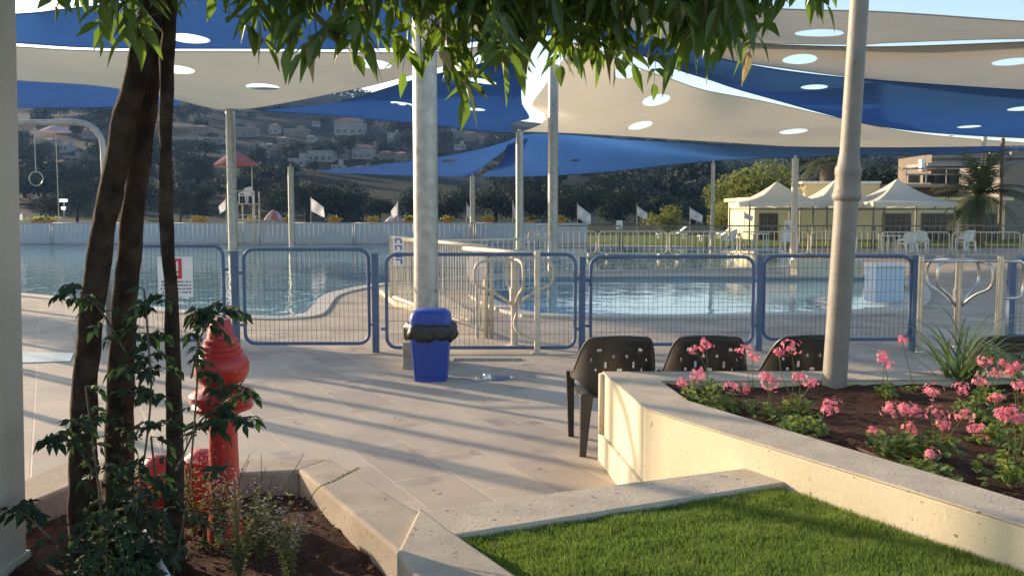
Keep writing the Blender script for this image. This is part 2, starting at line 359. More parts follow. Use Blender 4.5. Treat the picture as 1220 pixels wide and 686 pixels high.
# skirting tiles on the left face
dW = (WB-WA).normalized(); nL = Vector((-dW.y, dW.x)); nL = nL if nL.x < 0 else -nL
rz = math.atan2(dW.y, dW.x)
for k, (a, b) in enumerate(((-.02, .50), (.507, 1.03))):
    c = WA+dW*((a+b)/2)+nL*.012
    MB().box((c.x, c.y, .095), (b-a, .022, .19), rz).build('skirting_tile', M['cream'], root, bevel=.004)
cc = WA+dW*.03+nL*.006
MB().tube([(cc.x, cc.y, .19), (cc.x, cc.y, H-.01)], .028, 10).build('corner_bead', M['cream'], root, smooth=True)
# soil in the right planter
def soil(name, poly, z, amp, n, m, seed):
    xs = [p[0] for p in poly]; ys = [p[1] for p in poly]
    bm = bmesh.new(); vs = [bm.verts.new((p[0], p[1], z)) for p in poly]; bm.faces.new(vs)
    bm.normal_update()
    if bm.faces[:][0].normal.z < 0: bm.faces[:][0].normal_flip()
    bmesh.ops.triangulate(bm, faces=bm.faces[:])
    for _ in range(60):
        es = [e for e in bm.edges if e.calc_length() > n]
        if not es: break
        bmesh.ops.subdivide_edges(bm, edges=es, cuts=1); bmesh.ops.triangulate(bm, faces=[f for f in bm.faces if len(f.verts) > 3])
    for v in bm.verts:
        v.co.z += amp*(mnoise.noise(Vector((v.co.x*3, v.co.y*3, seed)))+.6*mnoise.noise(Vector((v.co.x*11, v.co.y*11, seed)))+.3*mnoise.noise(Vector((v.co.x*28, v.co.y*28, seed))))
    if seed == 2:
        for v in bm.verts: v.co.z += .065*max(0, min(1, (v.co.y-3.2)/2))
    me = bpy.data.meshes.new(name); bm.to_mesh(me); bm.free(); me.materials.append(m)
    for p in me.polygons: p.use_smooth = True
    o = bpy.data.objects.new(name, me); COL.objects.link(o); return o
sp = [(inA.x-.02, inA.y+.02), (inB.x-.02, inB.y-.02), (inE.x-.02, inE.y), (RX, inE.y), (RX, 5.31)]
struct(soil('planter_soil', sp, .50, .035, .09, M['soil'], 2))
# left planter walls
root = thing('planter', (-1.2, 3.3, 0), 'rough pale concrete planter wall around the tree stems and the red hydrants', 'planter')
LH = .52
def W2(px, py, z=LH): p = PZ(px, py, z); return (p.x, p.y)
O1 = W2(20,574); O2 = W2(86,545); O3 = W2(392,545); O4 = W2(500,610); O5 = W2(536,638); O6 = W2(606,687)
I1 = W2(20,604); I2 = W2(100,571); I3 = W2(352,558); I4 = W2(484,664); I5 = W2(488, 670); 
d56 = Vector(O6)-Vector(O5); O7 = tuple(Vector(O6)+d56*.5); I6 = (O7[0]-.34, O7[1])
MB().prism([O1, (-2.9, O1[1]-.3), (-2.9, O1[1]-.55), I1, I2, O2], 0, LH-.002).build('wall', M['conc'], root, bevel=.012)
MB().prism([O2, I2, I3, (I3[0]+.01, I3[1]-.0), O3], 0, LH-.006).build('wall', M['conc'], root, bevel=.012)
MB().prism([O3, (I3[0]+.012, I3[1]+.002), I4, (O4[0]+.0, O4[1]-.0)], 0, LH).build('wall', M['conc'], root, bevel=.012)
MB().prism([(O4[0]-.002,O4[1]+.002), (I4[0]-.03, I4[1]), I6, O7, O6, O5], 0, LH+.025).build('wall', M['conc'], root, bevel=.014)
sp = [(I2[0]-.03, I2[1]+.03), (I3[0]+.03, I3[1]+.02), (I4[0]+.03, I4[1]+.02), (-.6, 2.0), (-2.6, 2.0), (-2.6, 3.3), (I1[0]-.02, I1[1]+.02)]
struct(soil('planter_soil', sp, .40, .03, .08, M['soil'], 5))
# grass blades on the lawn: one object
def lawn():
    rng = np.random.default_rng(3)
    xs0, xs1, ys0, ys1 = SL.x-.1, 2.6, 2.2, 3.8
    poly = [Vector((SL.x, SL.y)), Vector((SR.x, SR.y)), WB+WD*3.3, Vector((WB+WD*3.3).lerp(Vector((2, 2)), .5)), Vector((.2, 2.2)), Vector((O6[0], O6[1]))]
    P = rng.random((400000, 2))*[xs1-xs0, ys1-ys0]+[xs0, ys0]
    ins = np.zeros(len(P), bool); n = len(poly)
    for i in range(n):
        a, b = poly[i-1], poly[i]
        c = ((a.y > P[:, 1]) != (b.y > P[:, 1])) & (P[:, 0] < (b.x-a.x)*(P[:, 1]-a.y)/(b.y-a.y+1e-12)+a.x); ins ^= c
    P = P[ins][:110000]; k = len(P)
    clump = np.array([mnoise.noise(Vector((x*7, y*7, 0)))+.5*mnoise.noise(Vector((x*22, y*22, 4))) for x, y in P])
    h = .014+.012*rng.random(k)+.010*clump; h = np.clip(h, .006, .045)
    an = rng.random(k)*2*np.pi; wd = .0016+.0012*rng.random(k); ln = (rng.random((k, 2))-.5)*.03
    dx = np.cos(an)*wd; dy = np.sin(an)*wd
    V = np.zeros((k, 3, 3)); V[:, 0] = np.c_[P[:, 0]-dx, P[:, 1]-dy, np.full(k, TZ-.015)]; V[:, 1] = np.c_[P[:, 0]+dx, P[:, 1]+dy, np.full(k, TZ-.015)]
    V[:, 2] = np.c_[P[:, 0]+ln[:, 0], P[:, 1]+ln[:, 1], TZ-.01+h]
    me = bpy.data.meshes.new('lawn_grass'); me.vertices.add(3*k); me.vertices.foreach_set('co', V.ravel())
    me.loops.add(3*k); me.loops.foreach_set('vertex_index', np.arange(3*k)); me.polygons.add(k); me.polygons.foreach_set('loop_start', np.arange(0, 3*k, 3))
    me.update(); me.validate(); o = bpy.data.objects.new('lawn_grass', me); COL.objects.link(o)
    me.materials.append(thinmat('grass_blade', (.048,.10,.018), (.135,.19,.04), None, 5, .65, (.25,.37,.05), .4))
    tag(o, 'short green clipped grass in front of the cream planter wall', 'grass', kind='stuff')
lawn()
# white far wall of the pool, with tubs on top
wl = thing('pool_wall', (-12, WY, 0), 'long low pale wall along the far side of the pool, lined with flower tubs', 'wall')
wt = PY(100, 266, WY).z; wb = -.05; xr = PX(700, WY).x
MB().box(((-42+xr)/2, WY, wt/2), (xr+42, .25, wt)).build('wall_panel', M['bwall'], wl)
MB().box(((-42+xr)/2, WY, .06), (xr+42, .5, .12)).build('base_step', M['grey_metal'], wl)
o = MB().box((-20, 62.5, .45), (36, .3, .9)).build('low_fence', mat('far_pale_fence', (.3,.3,.32), (.2,.2,.22), rough=.9, scale=1.4), org=(-20, 62.5, 0)); tag(o, 'long low grey fence on the field behind the far pool wall, at the left', 'fence')
# second cream wall and plain blue-white block at the far right pool rim
a = PZ(950,330); b = PZ(1040,332)
o = MB().box(((a.x+b.x)/2, a.y+.3, .2), (b.x-a.x, .5, .42)).build('pool_bench', M['cream'], bevel=.02, org=((a.x+b.x)/2, a.y, 0)); tag(o, 'long low cream bench block on the far rim of the near pool', 'bench')
c = PZ(1061,361); 
r_ = thing('pale_block', (c.x, c.y+.3, 0), 'pale blue white block standing at the right end of the near pool', 'box')
hh = PY(1061, 318, c.y).z
MB().box((c.x, c.y+.3, hh/2), (.52, .5, hh)).build('cabinet', M['bwall'], r_, bevel=.01)
MB().box((c.x, c.y+.3, hh+.02), (.56, .54, .04)).build('lid', M['white'], r_, bevel=.008)
# ================================================================ SHADE SAILS AND POLES
def sail(name, top, bot, m, holes, label, NU=150, NV=44, sag=0.15, lsh=None, rsh=None):
    """top / bot: lists of (px, py, z) -> world; surface ruled between the two curved edges"""
    Tn = catmull([PZ(a, b, z) for a, b, z in top], NU+1); Bn = catmull([PZ(a, b, z) for a, b, z in bot], NU+1)
    V = []
    for j in range(NV+1):
        v = j/NV
        for i in range(NU+1):
            p = Tn[i].lerp(Bn[i], v); p.z -= sag*4*v*(1-v)*math.sin(math.pi*i/NU); p.z += .045*mnoise.noise(Vector((p.x*.45, p.y*.45, 5)))*min(1, 6*v*(1-v))
            if lsh: p.x += float(np.interp(v, *zip(*lsh)))*p.y/1000*max(0, 1-i/NU*5)**1.5
            if rsh: p.x += float(np.interp(v, *zip(*rsh)))*p.y/1000*max(0, 1-(NU-i)/NU*3)**1.5
            V.append(p)
    arr = np.array(V)
    def proj(p):
        q = p-np.array([0, 0, CAMZ]); f = q@np.array(FW); return np.c_[610+1000*q[:, 0]/f, 343-20-1000*(q@np.array(UP))/f]
    pr = proj(arr); F = []
    cent = []
    for hx, hy, hw in holes:
        d = np.hypot(pr[:, 0]-hx, (pr[:, 1]-hy)*3); k = int(d.argmin()); c = arr[k].copy(); r = hw*(np.linalg.norm(c-[0, 0, CAMZ]))/1000
        dd = np.linalg.norm(arr-c, axis=1); cent.append((c, r))
    for j in range(NV):
        for i in range(NU):
            ids = (j*(NU+1)+i, j*(NU+1)+i+1, (j+1)*(NU+1)+i+1, (j+1)*(NU+1)+i)
            F.append(ids)
    # local refinement near holes: subdivide via bmesh then cut
    bm = bmesh.new(); bv = [bm.verts.new(p) for p in V]
    for f in F:
        try: bm.faces.new([bv[i] for i in f])
        except ValueError: pass
    bmesh.ops.remove_doubles(bm, verts=bm.verts[:], dist=1e-4)
    for c, r in cent:
        c = Vector(c)
        for _ in range(3):
            es = list({e for f in bm.faces if (f.calc_center_median()-c).length < r*1.5 for e in f.edges if e.calc_length() > r*.22})
            if es:
                bmesh.ops.subdivide_edges(bm, edges=es, cuts=1, use_grid_fill=True)
        bmesh.ops.triangulate(bm, faces=[f for f in bm.faces if (f.calc_center_median()-c).length < r*2])
        dead = [f for f in bm.faces if (f.calc_center_median()-c).length < r]
        edge = {v for f in dead for v in f.verts if any(g_ not in set(dead) for g_ in v.link_faces)}
        bmesh.ops.delete(bm, geom=dead, context='FACES')
        for v in edge:
            if v.is_valid:
                d = v.co-c
                if d.length > 1e-4: v.co = c+d.normalized()*r
    for v in [v for v in bm.verts if not v.link_faces]: bm.verts.remove(v)
    org = arr.mean(axis=0); org = Vector((org[0], org[1], org[2]))
    root = thing(name, org, label, 'shade sail', None)
    me = bpy.data.meshes.new('sail_cloth')
    for v in bm.verts: v.co -= org
    bmesh.ops.recalc_face_normals(bm, faces=bm.faces); bm.to_mesh(me); bm.free(); me.materials.append(m)
    for p in me.polygons: p.use_smooth = True
    o = bpy.data.objects.new('sail_cloth', me); COL.objects.link(o); o.parent = root; ORG[o.name] = org
    MB().tube(Tn, .018, 5).build('hem_cable', m, root); MB().tube(Bn, .018, 5).build('hem_cable', m, root)
    return root
SB, SS = M['sailblue'], M['sailsand']
sail('shade_sail', [(-160,26,7),(20,17,7),(80,11,6.9),(300,-14,6.6),(480,-45,6.4),(680,-60,6.2)], [(-160,40,6.5),(20,51.5,6.4),(120,57,6.3),(300,58,6.3),(460,57,6.3),(680,40,6.2)], SB, [(226,47,20),(410,33,16),(430,-5,14)], 'dark blue shade sail highest at the upper left, behind the tree stems')
sail('shade_sail', [(-160,44,6.6),(20,56,6.5),(120,61,6.5),(300,62,6.4),(420,63,6.4),(520,62,6.3),(600,52,6.3)], [(-160,84,6.9),(20,96,6.7),(120,103,6.5),(205,118,6.2),(278,131,6.0),(400,111,6.1),(495,88,6.2),(600,56,6.3)], SS, [(315,104,18),(206,82,20),(445,77,19)], 'sand shade sail at the left, lowest corner on a slim pole above the red umbrella')
sail('shade_sail', [(-160,70,7.4),(20,90,7.4),(120,98,7.4),(215,118,7.4)], [(-160,122,7.5),(20,128,7.4),(120,128,7.4),(215,126,7.4)], SB, [], 'low dark blue shade sail behind the sand sail at the far left', NV=20)
sail('shade_sail', [(308,131,5.9),(400,122,5.8),(495,95,5.6),(580,74,5.3),(640,40,5)], [(308,131.5,5.9),(400,138,5.9),(495,147,5.7),(585,157,5.5),(612,158,5.35)], SB, [(575,98,17),(565,131,13),(480,124,14)], 'bright blue shade sail in the middle, between the thick steel pole and the sand sails', rsh=[(0,0),(.35,-3),(.5,2),(.62,11),(.69,15),(.73,11),(.77,0),(.84,-7),(.92,-5),(1,0)])
sail('shade_sail', [(380,204,4.0),(480,193,4.2),(560,180,4.6),(621,163,5.25)], [(380,205,4.0),(470,209,3.8),(540,211,3.7),(562,210.5,3.65)], SB, [(535,192,9)], 'small blue triangular shade sail hanging low behind the thick steel pole', NV=24)
sail('shade_sail', [(574,210,3.7),(598,192,4.2),(625,160,5.3),(760,167,5.3),(900,174,5.2),(1060,176,5.2),(1230,174,5.1)], [(574,211,3.7),(640,210,3.75),(720,205,3.9),(850,192,4.3),(1000,186,4.5),(1150,183,4.6),(1230,176,4.9)], SB, [(684,191,6)], 'long low blue shade sail farthest away under the large sand sail', NV=24)
sail('shade_sail', [(690,45,8.2),(740,73,7.8),(801,95,7.3),(841,108,7.0),(905,120,6.6),(1000,141,6.2),(1100,160,5.8),(1240,172,5.5)], [(622,157,5.3),(700,160,5.4),(800,166,5.5),(900,172,5.5),(1010,178,5.4),(1240,176,5.4)], SS, [(780,120,16),(762,150,14),(945,157,15),(745,85,15)], 'large sand coloured shade sail stretching right from the slim square pole in the middle', lsh=[(0,0),(.35,-6),(.5,-6),(.62,-8),(.69,-7),(.73,2),(.77,12),(.84,19),(.91,17),(.96,9),(1,0)])
sail('shade_sail', [(690,20,5.7),(800,50,5.8),(880,75,5.8),(1000,92,5.7),(1220,108,5.5),(1300,112,5.4)], [(690,34,6.1),(706,43,6.1),(760,64,6.1),(804,82,6.1),(845,95,6.0),(902,113,5.8),(1040,149,5.2),(1150,161,5.1),(1300,168,5.0)], SB, [(970,105,14),(1155,151,11),(1222,130,15)], 'wide blue shade sail band sweeping down across the right, behind the lamp post')
sail('shade_sail', [(720,40,6.6),(830,49,6.6),(910,53,6.6),(1010,56,6.5),(1100,55,6.4),(1300,47,6.3)], [(720,42,6.7),(800,62,6.6),(880,74,6.5),(1060,97,6.2),(1220,107,6.1),(1300,110,6.0)], SS, [(953,71,18),(1205,74,18)], 'lower of the two sand shade sails at the upper right, just above the blue band')
sail('shade_sail', [(700,0,6.6),(860,8,6.6),(955,12,6.5),(1060,15,6.4),(1220,26,6.2),(1300,30,6.2)], [(700,44,7.0),(830,50,6.9),(1010,53,6.8),(1060,51,6.8),(1170,47,6.7),(1300,45,6.6)], SS, [(975,40,25)], 'topmost sand shade sail at the upper right with open sky above it')
def pole(px, Y, ztop, wpx, label, name='sail_pole', m='galv', sq=False, z0=0, finial=True):
    b = PX(px, Y, 0); r = wpx*Y/2000
    root = thing(name, (b.x, b.y, z0), label, 'pole', 'poles of the shade sails')
    if sq: MB().box((b.x, b.y, ztop/2), (2*r, 2*r, ztop)).build('shaft', M[m], root, bevel=.02)
    else: MB().tube([(b.x, b.y, z0), (b.x, b.y, ztop)], r, 16).build('shaft', M[m], root, smooth=2)
    MB().box((b.x, b.y, z0+.015), (r*3.6, r*3.6, .03)).build('base_plate', M[m], root)
    MB().tube([(b.x, b.y, ztop-.0), (b.x, b.y, ztop+.12)], r*.4, 8).build('top_eye', M[m], root)
    return root
Yc = 9.0
pole(508.5, Yc, 4.6, 29, 'thick galvanised steel pole standing behind the blue bin')
pole(278, 36, PY(278,129,36).z, 11, 'slim steel pole beside the red lifeguard umbrella, holding the left sand sail')
pole(348, 37, PY(348,199,37).z, 7, 'short thin steel pole between the lifeguard chair and the drooping flag')
pole(563, 42, PY(563,210,42).z, 6, 'thin steel pole at the low corner of the small blue sail')
pole(619, 37, PY(619,158,37).z, 9, 'steel pole left of the tallest middle pole, meeting the corners of three sails')
pole(658.5, 30, PY(659,78,30).z, 12, 'tall steel pole in the middle, reflected in the near pool')
pole(848, 41, PY(848,194,41).z, 4.5, 'very thin pole standing left of the white tents')
pole(945, 33, PY(945,189,33).z, 8, 'pale pole in front of the first white tent', m='white_metal')
pole(1168, 46, PY(1168,163,46).z, 6, 'pale pole rising behind the small palm', m='white_metal')
pole(1190, 46, PY(1190,165,46).z, 4.5, 'thin rusty pole right of the small palm', m='hose')
for c_, X_, l_ in ((4.7,-9.0,'middle one of those'),(3.32,-7.5,'nearest of those'),(4.15,-8.4,'second nearest of those'),(5.1,-10.6,'fourth nearest of those'),(6.9,-13.5,'farthest of those')):
    Y_ = (c_-.57*X_)/.82; b_ = Vector((X_, Y_, 0)); r_ = thing('sail_pole', b_, 'galvanised steel pole, ' + l_ + ' standing on the paving left of the picture', 'pole', 'poles of the shade sails')
    MB().tube([b_, (X_, Y_, 3.6)], .055, 14).build('shaft', M['galv'], r_, smooth=2); MB().box((X_, Y_, .015), (.25, .25, .03)).build('base_plate', M['galv'], r_)
# concrete footing of the thick pole
fx = PX(490, 8.85)
o = MB().box((PX(508, Yc).x, Yc, .14), (.46, .42, .28)).build('pole_footing', M['conc'], bevel=.01, org=(PX(508,Yc).x, Yc, 0)); tag(o, 'square concrete footing around the thick steel pole behind the blue bin', 'footing')
# lamp post in the flower bed
lb = PZ(993, 473, .5)
root = thing('lamp_post', (lb.x, lb.y, .47), 'weathered grey lamp post with a ring collar rising from the pink geranium bed', 'lamp post')
tp = PY(1024, 0, lb.y); ax = (Vector((tp.x, tp.y, tp.z))-lb)
def lp(z): t = (z-lb.z)/(tp.z-lb.z); return lb+ax*t
zc0 = PY(1006, 240, lb.y).z; zc1 = PY(1006, 188, lb.y).z
M3 = ax.normalized().to_track_quat('Z', 'Y').to_matrix()
def lathe_on(prof, name, m):
    mb = MB(); mb.lathe(prof, seg=28); mb.v = [tuple(lb+M3@Vector(v)) for v in mb.v]; return mb.build(name, m, root, smooth=2)
k = ax.length/(tp.z-lb.z); c0 = (zc0-lb.z)*k; c1 = (zc1-lb.z)*k
lathe_on([(.074,-.05),(.072,.3),(.070,c0-.1),(.072,c0)], 'lower_shaft', M['lamp'])
lathe_on([(.072,c0),(.082,c0+.01),(.088,c0+.03),(.082,c0+.05),(.078,c0+.08),(.074,c0+.15),(.079,c0+.17),(.079,c0+.20),(.068,c0+.22),(.06,c1+.02)], 'collar', M['lamp'])
lathe_on([(.058,c1),(.056,c1+.5),(.05,ax.length+1.6)], 'upper_shaft', M['lamp'])
lathe_on([(.13,-.06),(.13,-.01),(.08,.0)], 'footing', M['conc'])
# building column at the left edge
root = thing('building_column', (-1.95, 2.9, .44), 'grey rendered building column at the left edge', 'column')
a = PY(20, 0, 2.93); b = PY(33, 668, 2.93); yf = 2.55; u = (a.x-b.x)/(a.z-b.z); xt = b.x+u*(4-b.z)
MB().add([(b.x-.7,yf,4),(b.x-.7,yf,.40),(b.x,yf,.40),(xt,yf,4),(b.x-.7,2.93,4),(b.x-.7,2.93,.40),(b.x,2.93,.40),(xt,2.93,4)],
         [(0,1,2,3),(7,6,5,4),(2,6,7,3),(3,7,4,0),(1,5,6,2),(0,4,5,1)]).build('shaft', M['column'], root, bevel=.01)
MB().box((b.x-.34, 2.74, .42), (.70, .40, .05)).build('plinth', M['column'], root, bevel=.006)
# ================================================================ FENCES, TURNSTILES
FY = 9.9
def rrect(x0, x1, z0, z1, y, r, n=5):
    out = []
    for cx, cz, a0 in ((x1-r, z1-r, 0), (x0+r, z1-r, 90), (x0+r, z0+r, 180), (x1-r, z0+r, 270)):
        for k in range(n+1):
            a = R(a0+90*k/n); out.append(Vector((cx+r*math.cos(a), y, cz+r*math.sin(a))))
    return out
def fence_panel(px0, px1, pyt, pyb, Y, label, step=.055):
    a = PY(px0, pyt, Y); b = PY(px1, pyb, Y); x0, x1, z1, z0 = a.x, b.x, a.z, b.z
    root = thing('mesh_fence', ((x0+x1)/2, Y, 0), label, 'fence panel', 'blue mesh panels of the pool fence')
    MB().tube(rrect(x0, x1, z0, z1, Y, .12), .021, 8, closed=True).build('frame', M['blue_metal'], root, smooth=True)
    mb = MB(); n = int((x1-x0-.04)/step)
    for k in range(1, n):
        x = x0+.02+(x1-x0-.04)*k/n; mb.tube([(x, Y, z0+.01), (x, Y, z1-.01)], .0024, 4, cap=False)
    n = 7
    for k in range(1, n):
        z = z0+(z1-z0)*k/n; mb.tube([(x0+.01, Y+.004, z), (x1-.01, Y+.004, z)], .0024, 4, cap=False)
    mb.build('wire_mesh', M['wire'], root)
    for x, s in ((x0, -1), (x1, 1)):
        for z in (z0+.22, z1-.28): MB().box((x+s*.035, Y, z), (.06, .012, .03)).build('clamp', M['blue_metal'], root)
    return root
fence_panel(150, 268, 293, 405, FY+.1, 'blue mesh fence panel behind the tree stems, with the red and white sign')
fence_panel(290, 440, 297, 409, FY, 'blue mesh fence panel between the sign panel and the thick steel pole')
fence_panel(460, 685, 303, 414, FY-.1, 'widest blue mesh fence panel, behind the blue bin')
fence_panel(704, 896, 306, 410, FY, 'blue mesh fence panel directly behind the first plastic chairs')
fence_panel(911, 1083, 305, 404, FY+.1, 'blue mesh fence panel partly behind the lamp post')
fence_panel(1206, 1330, 309, 400, FY+.4, 'blue mesh fence panel at the right edge, past the turnstile')
for px, top, Y, l in ((282, 300, FY+.05, 'left of the panel beside the red hydrant finial'), (448, 303, FY-.05, 'just left of the blue bin'), (693, 307, FY-.05, 'above the back of the first plastic chair'), (903, 307, FY+.05, 'left of the lamp post'), (1087, 305, FY+.1, 'next to the right turnstile'), (1202, 309, FY+.35, 'behind the steel gate loop at the far right')):
    b = PX(px, Y); root = thing('fence_post', (b.x, b.y, 0), 'blue steel fence post '+l, 'fence post', 'posts of the blue pool fence')
    MB().box((b.x, Y, PY(px, top, Y).z/2), (.075, .075, PY(px, top, Y).z)).build('post', M['blue_metal'], root, bevel=.006)
    MB().box((b.x, Y, PY(px, top, Y).z+.004), (.082, .082, .012)).build('post_cap', M['blue_metal'], root)
# sign on the first panel
s0 = PY(187, 306, FY+.04); s1 = PY(230, 354, FY+.04); sx = (s0.x+s1.x)/2; szz = (s0.z+s1.z)/2
root = thing('warning_sign', (sx, FY+.05, szz), 'white warning sign with red block and four text lines on the left fence panel', 'sign')
sw = s1.x-s0.x; sh = s0.z-s1.z
MB().box((sx, FY+.05, szz), (sw, .008, sh)).build('sign_board', M['white'], root)
MB().box((sx+.03, FY+.043, szz+.10), (.10, .004, .24)).build('red_block', M['signred'], root)
MB().box((sx+.03, FY+.039, szz+.13), (.02, .003, .12)).build('white_mark', M['white'], root); MB().box((sx+.03, FY+.039, szz+.035), (.024, .003, .024)).build('white_mark', M['white'], root)
mb = MB()
for r_ in range(4):
    x = sx+sw*.44
    while x > sx-sw*.40:
        l_ = random.uniform(.010, .02); mb.box((x-l_/2, FY+.043, szz-.055-r_*.042), (l_, .003, random.uniform(.012, .022))); x -= l_+random.choice((.006, .006, .02))
mb.build('lettering', M['ink'], root)
# crowd barriers / white rail fences beyond
def rail_fence(p0, p1, h, step, rt, rb, m, label, group, name='rail_fence', posts=True, zb=.08):
    p0 = Vector(p0); p1 = Vector(p1); root = thing(name, (p0+p1)/2, label, 'fence', group)
    MB().tube([p0+Vector((0,0,h)), p1+Vector((0,0,h))], rt, 8).build('top_rail', M[m], root, smooth=True)
    MB().tube([p0+Vector((0,0,zb)), p1+Vector((0,0,zb))], rt*.8, 8).build('bottom_rail', M[m], root, smooth=True)
    n = max(2, int((p1-p0).length/step)); mb = MB()
    for k in range(1, n):
        p = p0.lerp(p1, k/n); mb.tube([p+Vector((0,0,zb)), p+Vector((0,0,h))], rb, 5, cap=False)
    mb.build('bars', M[m], root)
    for p in (p0, p1): MB().tube([p, p+Vector((0,0,h))], rt*1.05, 8).build('post', M[m], root, smooth=True)
    return root
ORD = ['first', 'second', 'third', 'fourth', 'fifth', 'sixth', 'seventh', 'eighth', 'ninth']
for k in range(9):
    y = 41.3; x0 = PX(-10+72*k, y).x+.06; x1 = PX(62+72*k, y).x-.06
    rail_fence((x0, y, 0), (x1, y, 0), 1.12, .22, .028, .017, 'grey_metal', 'grey rail fence section along the pale pool wall, %s from the left' % ORD[k], 'grey rail sections along the far pool wall')
for k in range(8):
    y = 31.5-.25*k; x0 = PX(628+84*k, y).x+.05; x1 = PX(712+84*k, y).x-.05
    root = thing('crowd_barrier', ((x0+x1)/2, y, 0), 'pale steel barrier with rounded corners beyond the near pool, %s from the left' % ORD[k], 'barrier', 'pale steel barriers beyond the near pool')
    MB().tube(rrect(x0, x1, .12, .94, y, .16), .024, 7, closed=True).build('frame', M['white_metal'], root, smooth=True)
    mb = MB(); n = int((x1-x0)/.2)
    for j in range(1, n): xx = x0+(x1-x0)*j/n; mb.tube([(xx, y, .12), (xx, y, .94)], .012, 5, cap=False)
    mb.build('bars', M['white_metal'], root)
    for xx in (x0+.3, x1-.3): MB().box((xx, y, .065), (.05, .45, .13)).build('foot', M['white_metal'], root)
for k in range(6):
    y = 37.5; x0 = PX(640+100*k, y).x+.06; x1 = PX(740+100*k, y).x-.06
    rail_fence((x0, y, 0), (x1, y, 0), 1.05, .35, .03, .014, 'frame', 'dark thin rail section behind the pale barriers, %s from the left' % ORD[k], 'dark rail sections before the lawn')
# long cream ramp fence
ra = PX(468, 15.4); rb = PX(579, 11.0)
root = thing('ramp_fence', (ra+rb)/2, 'cream railing fence running back diagonally behind the blue bin', 'fence')
hA = PY(468, 283, 15.4).z; hB = PY(579, 294, 11).z
for z in (hA, ):
    MB().tube([ra+Vector((0,0,hA)), rb+Vector((0,0,hB))], .035, 10).build('top_rail', M['white_metal'], root, smooth=True)
MB().tube([ra+Vector((0,0,.10)), rb+Vector((0,0,.10))], .03, 8).build('bottom_rail', M['white_metal'], root, smooth=True)
mb = MB()
for k in range(1, 40):
    p = ra.lerp(rb, k/40); mb.tube([p+Vector((0,0,.1)), p+Vector((0,0,hA+(hB-hA)*k/40))], .010, 6, cap=False)
mb.build('bars', M['white_metal'], root)
MB().box(ra+Vector((0,0,hA/2)), (.09,.09,hA)).build('post', M['white_metal'], root)
for dx in (0, .075): MB().tube([rb+Vector((dx,0,0)), rb+Vector((dx,0,hB))], .03, 10).build('post', M['white_metal'], root, smooth=True)
# second leg of the ramp fence, farther right (seen through the first)
rail_fence(PX(472, 16), PX(655, 17.5), 1.1, .12, .025, .010, 'white_metal', 'cream railing fence seen through the diagonal one, above the shallow pool edge', None)
d_ = (rb-ra).normalized(); nn = Vector((-d_.y, d_.x, 0))
# blue-lettered white sign on it
p = ra+d_*.55; p.z = PY(478, 299, p.y).z
root = thing('vertical_sign', p, 'narrow white sign with blue block letters, hung upright on the cream railing', 'sign')
q = Matrix.Rotation(R(-14), 3, 'Z')
off = Vector((-.01, -.14, 0))
MB().box(p+off, (.21, .01, .50), rot=q).build('sign_board', M['white'], root)
mb = MB()
o2 = off+q@Vector((0, -.009, 0))
def seg(cx, cz, w_, h_): mb.box(p+o2+q@Vector((cx, 0, cz)), (w_, .008, h_), rot=q)
for i, g_ in enumerate(('r', 'u', 'l', 'v')):
    z = .18-i*.12
    seg(0, z+.035, .12, .02); seg(.05, z, .022, .08)
    if g_ in 'ur': seg(-.05, z-.005, .022, .06)
    if g_ in 'l': seg(0, z-.035, .12, .02)
mb.build('lettering', M['signblue'], root)
# low sunlit ramp kerb and round white notice
ka = PZ(440,352); kb = PZ(596,406)
o = MB().prism([(PZ(452,350).x,PZ(452,350).y),(PZ(470,366).x,PZ(470,366).y),(PZ(560,386).x,PZ(560,386).y),(PZ(566,380).x,PZ(566,380).y),(PZ(520,352).x,PZ(520,352).y)], 0, .09).build('ramp', M['cream'], bevel=.02, org=(ra.x, ra.y-.4, 0)); tag(o, 'low pale yellow entry ramp slab at the foot of the cream railing', 'ramp')
p = PY(568, 319, 10.95)
root = thing('oval_notice', (p.x, p.y, p.z), 'white rounded notice board behind the left turnstile arm', 'notice')
mb = MB(); mb.lathe([(.0,-.01),(.13,-.01),(.13,.01),(0,.01)], seg=24); mb.v = [(p.x+v[0], p.y+v[2], p.z+v[1]*1.75) for v in mb.v]; mb.build('board', M['flag'], root)
MB().tube([(p.x, p.y+.03, 0), (p.x, p.y+.03, p.z)], .02, 8).build('stand', M['grey_metal'], root)
# turnstiles
def turnstile(px, Y, top, R0, rot, label, m, posts, Zt=1.13):
    c = PX(px, Y); zt = PY(px, top, Y).z
    root = thing('turnstile', (c.x, c.y, 0), label, 'turnstile')
    MB().tube([(c.x,c.y,0),(c.x,c.y,zt)], .045, 14).build('rotor_post', M[m], root, smooth=2)
    MB().tube([(c.x,c.y,0),(c.x,c.y,.012)], .10, 16).build('foot_plate', M[m], root)
    MB().tube([(c.x,c.y,.50),(c.x,c.y,.72)], .062, 14).build('hub', M[m], root, smooth=2)
    for k in range(4):
        a = R(rot+90*k); d = Vector((math.cos(a), math.sin(a), 0))
        P = [c+d*.05+Vector((0,0,.52)), c+d*(R0*.5)+Vector((0,0,.66)), c+d*(R0*.93)+Vector((0,0,.76)), c+d*R0+Vector((0,0,.90)), c+d*(R0*.9)+Vector((0,0,1.03)), c+d*(R0*.5)+Vector((0,0,1.07)), c+d*.05+Vector((0,0,1.07))]
        MB().tube(catmull(P, 26), .019, 8).build('arm', M[m], root, smooth=True)
    for (ppx, pY, pt, r_) in posts:
        b = PX(ppx, pY); z = PY(ppx, pt, pY).z
        MB().tube([b, (b.x, b.y, z)], r_, 12).build('side_post', M[m], root, smooth=2)
        MB().tube([b, (b.x, b.y, .015)], r_*2.2, 14).build('foot_plate', M[m], root)
    return root, c
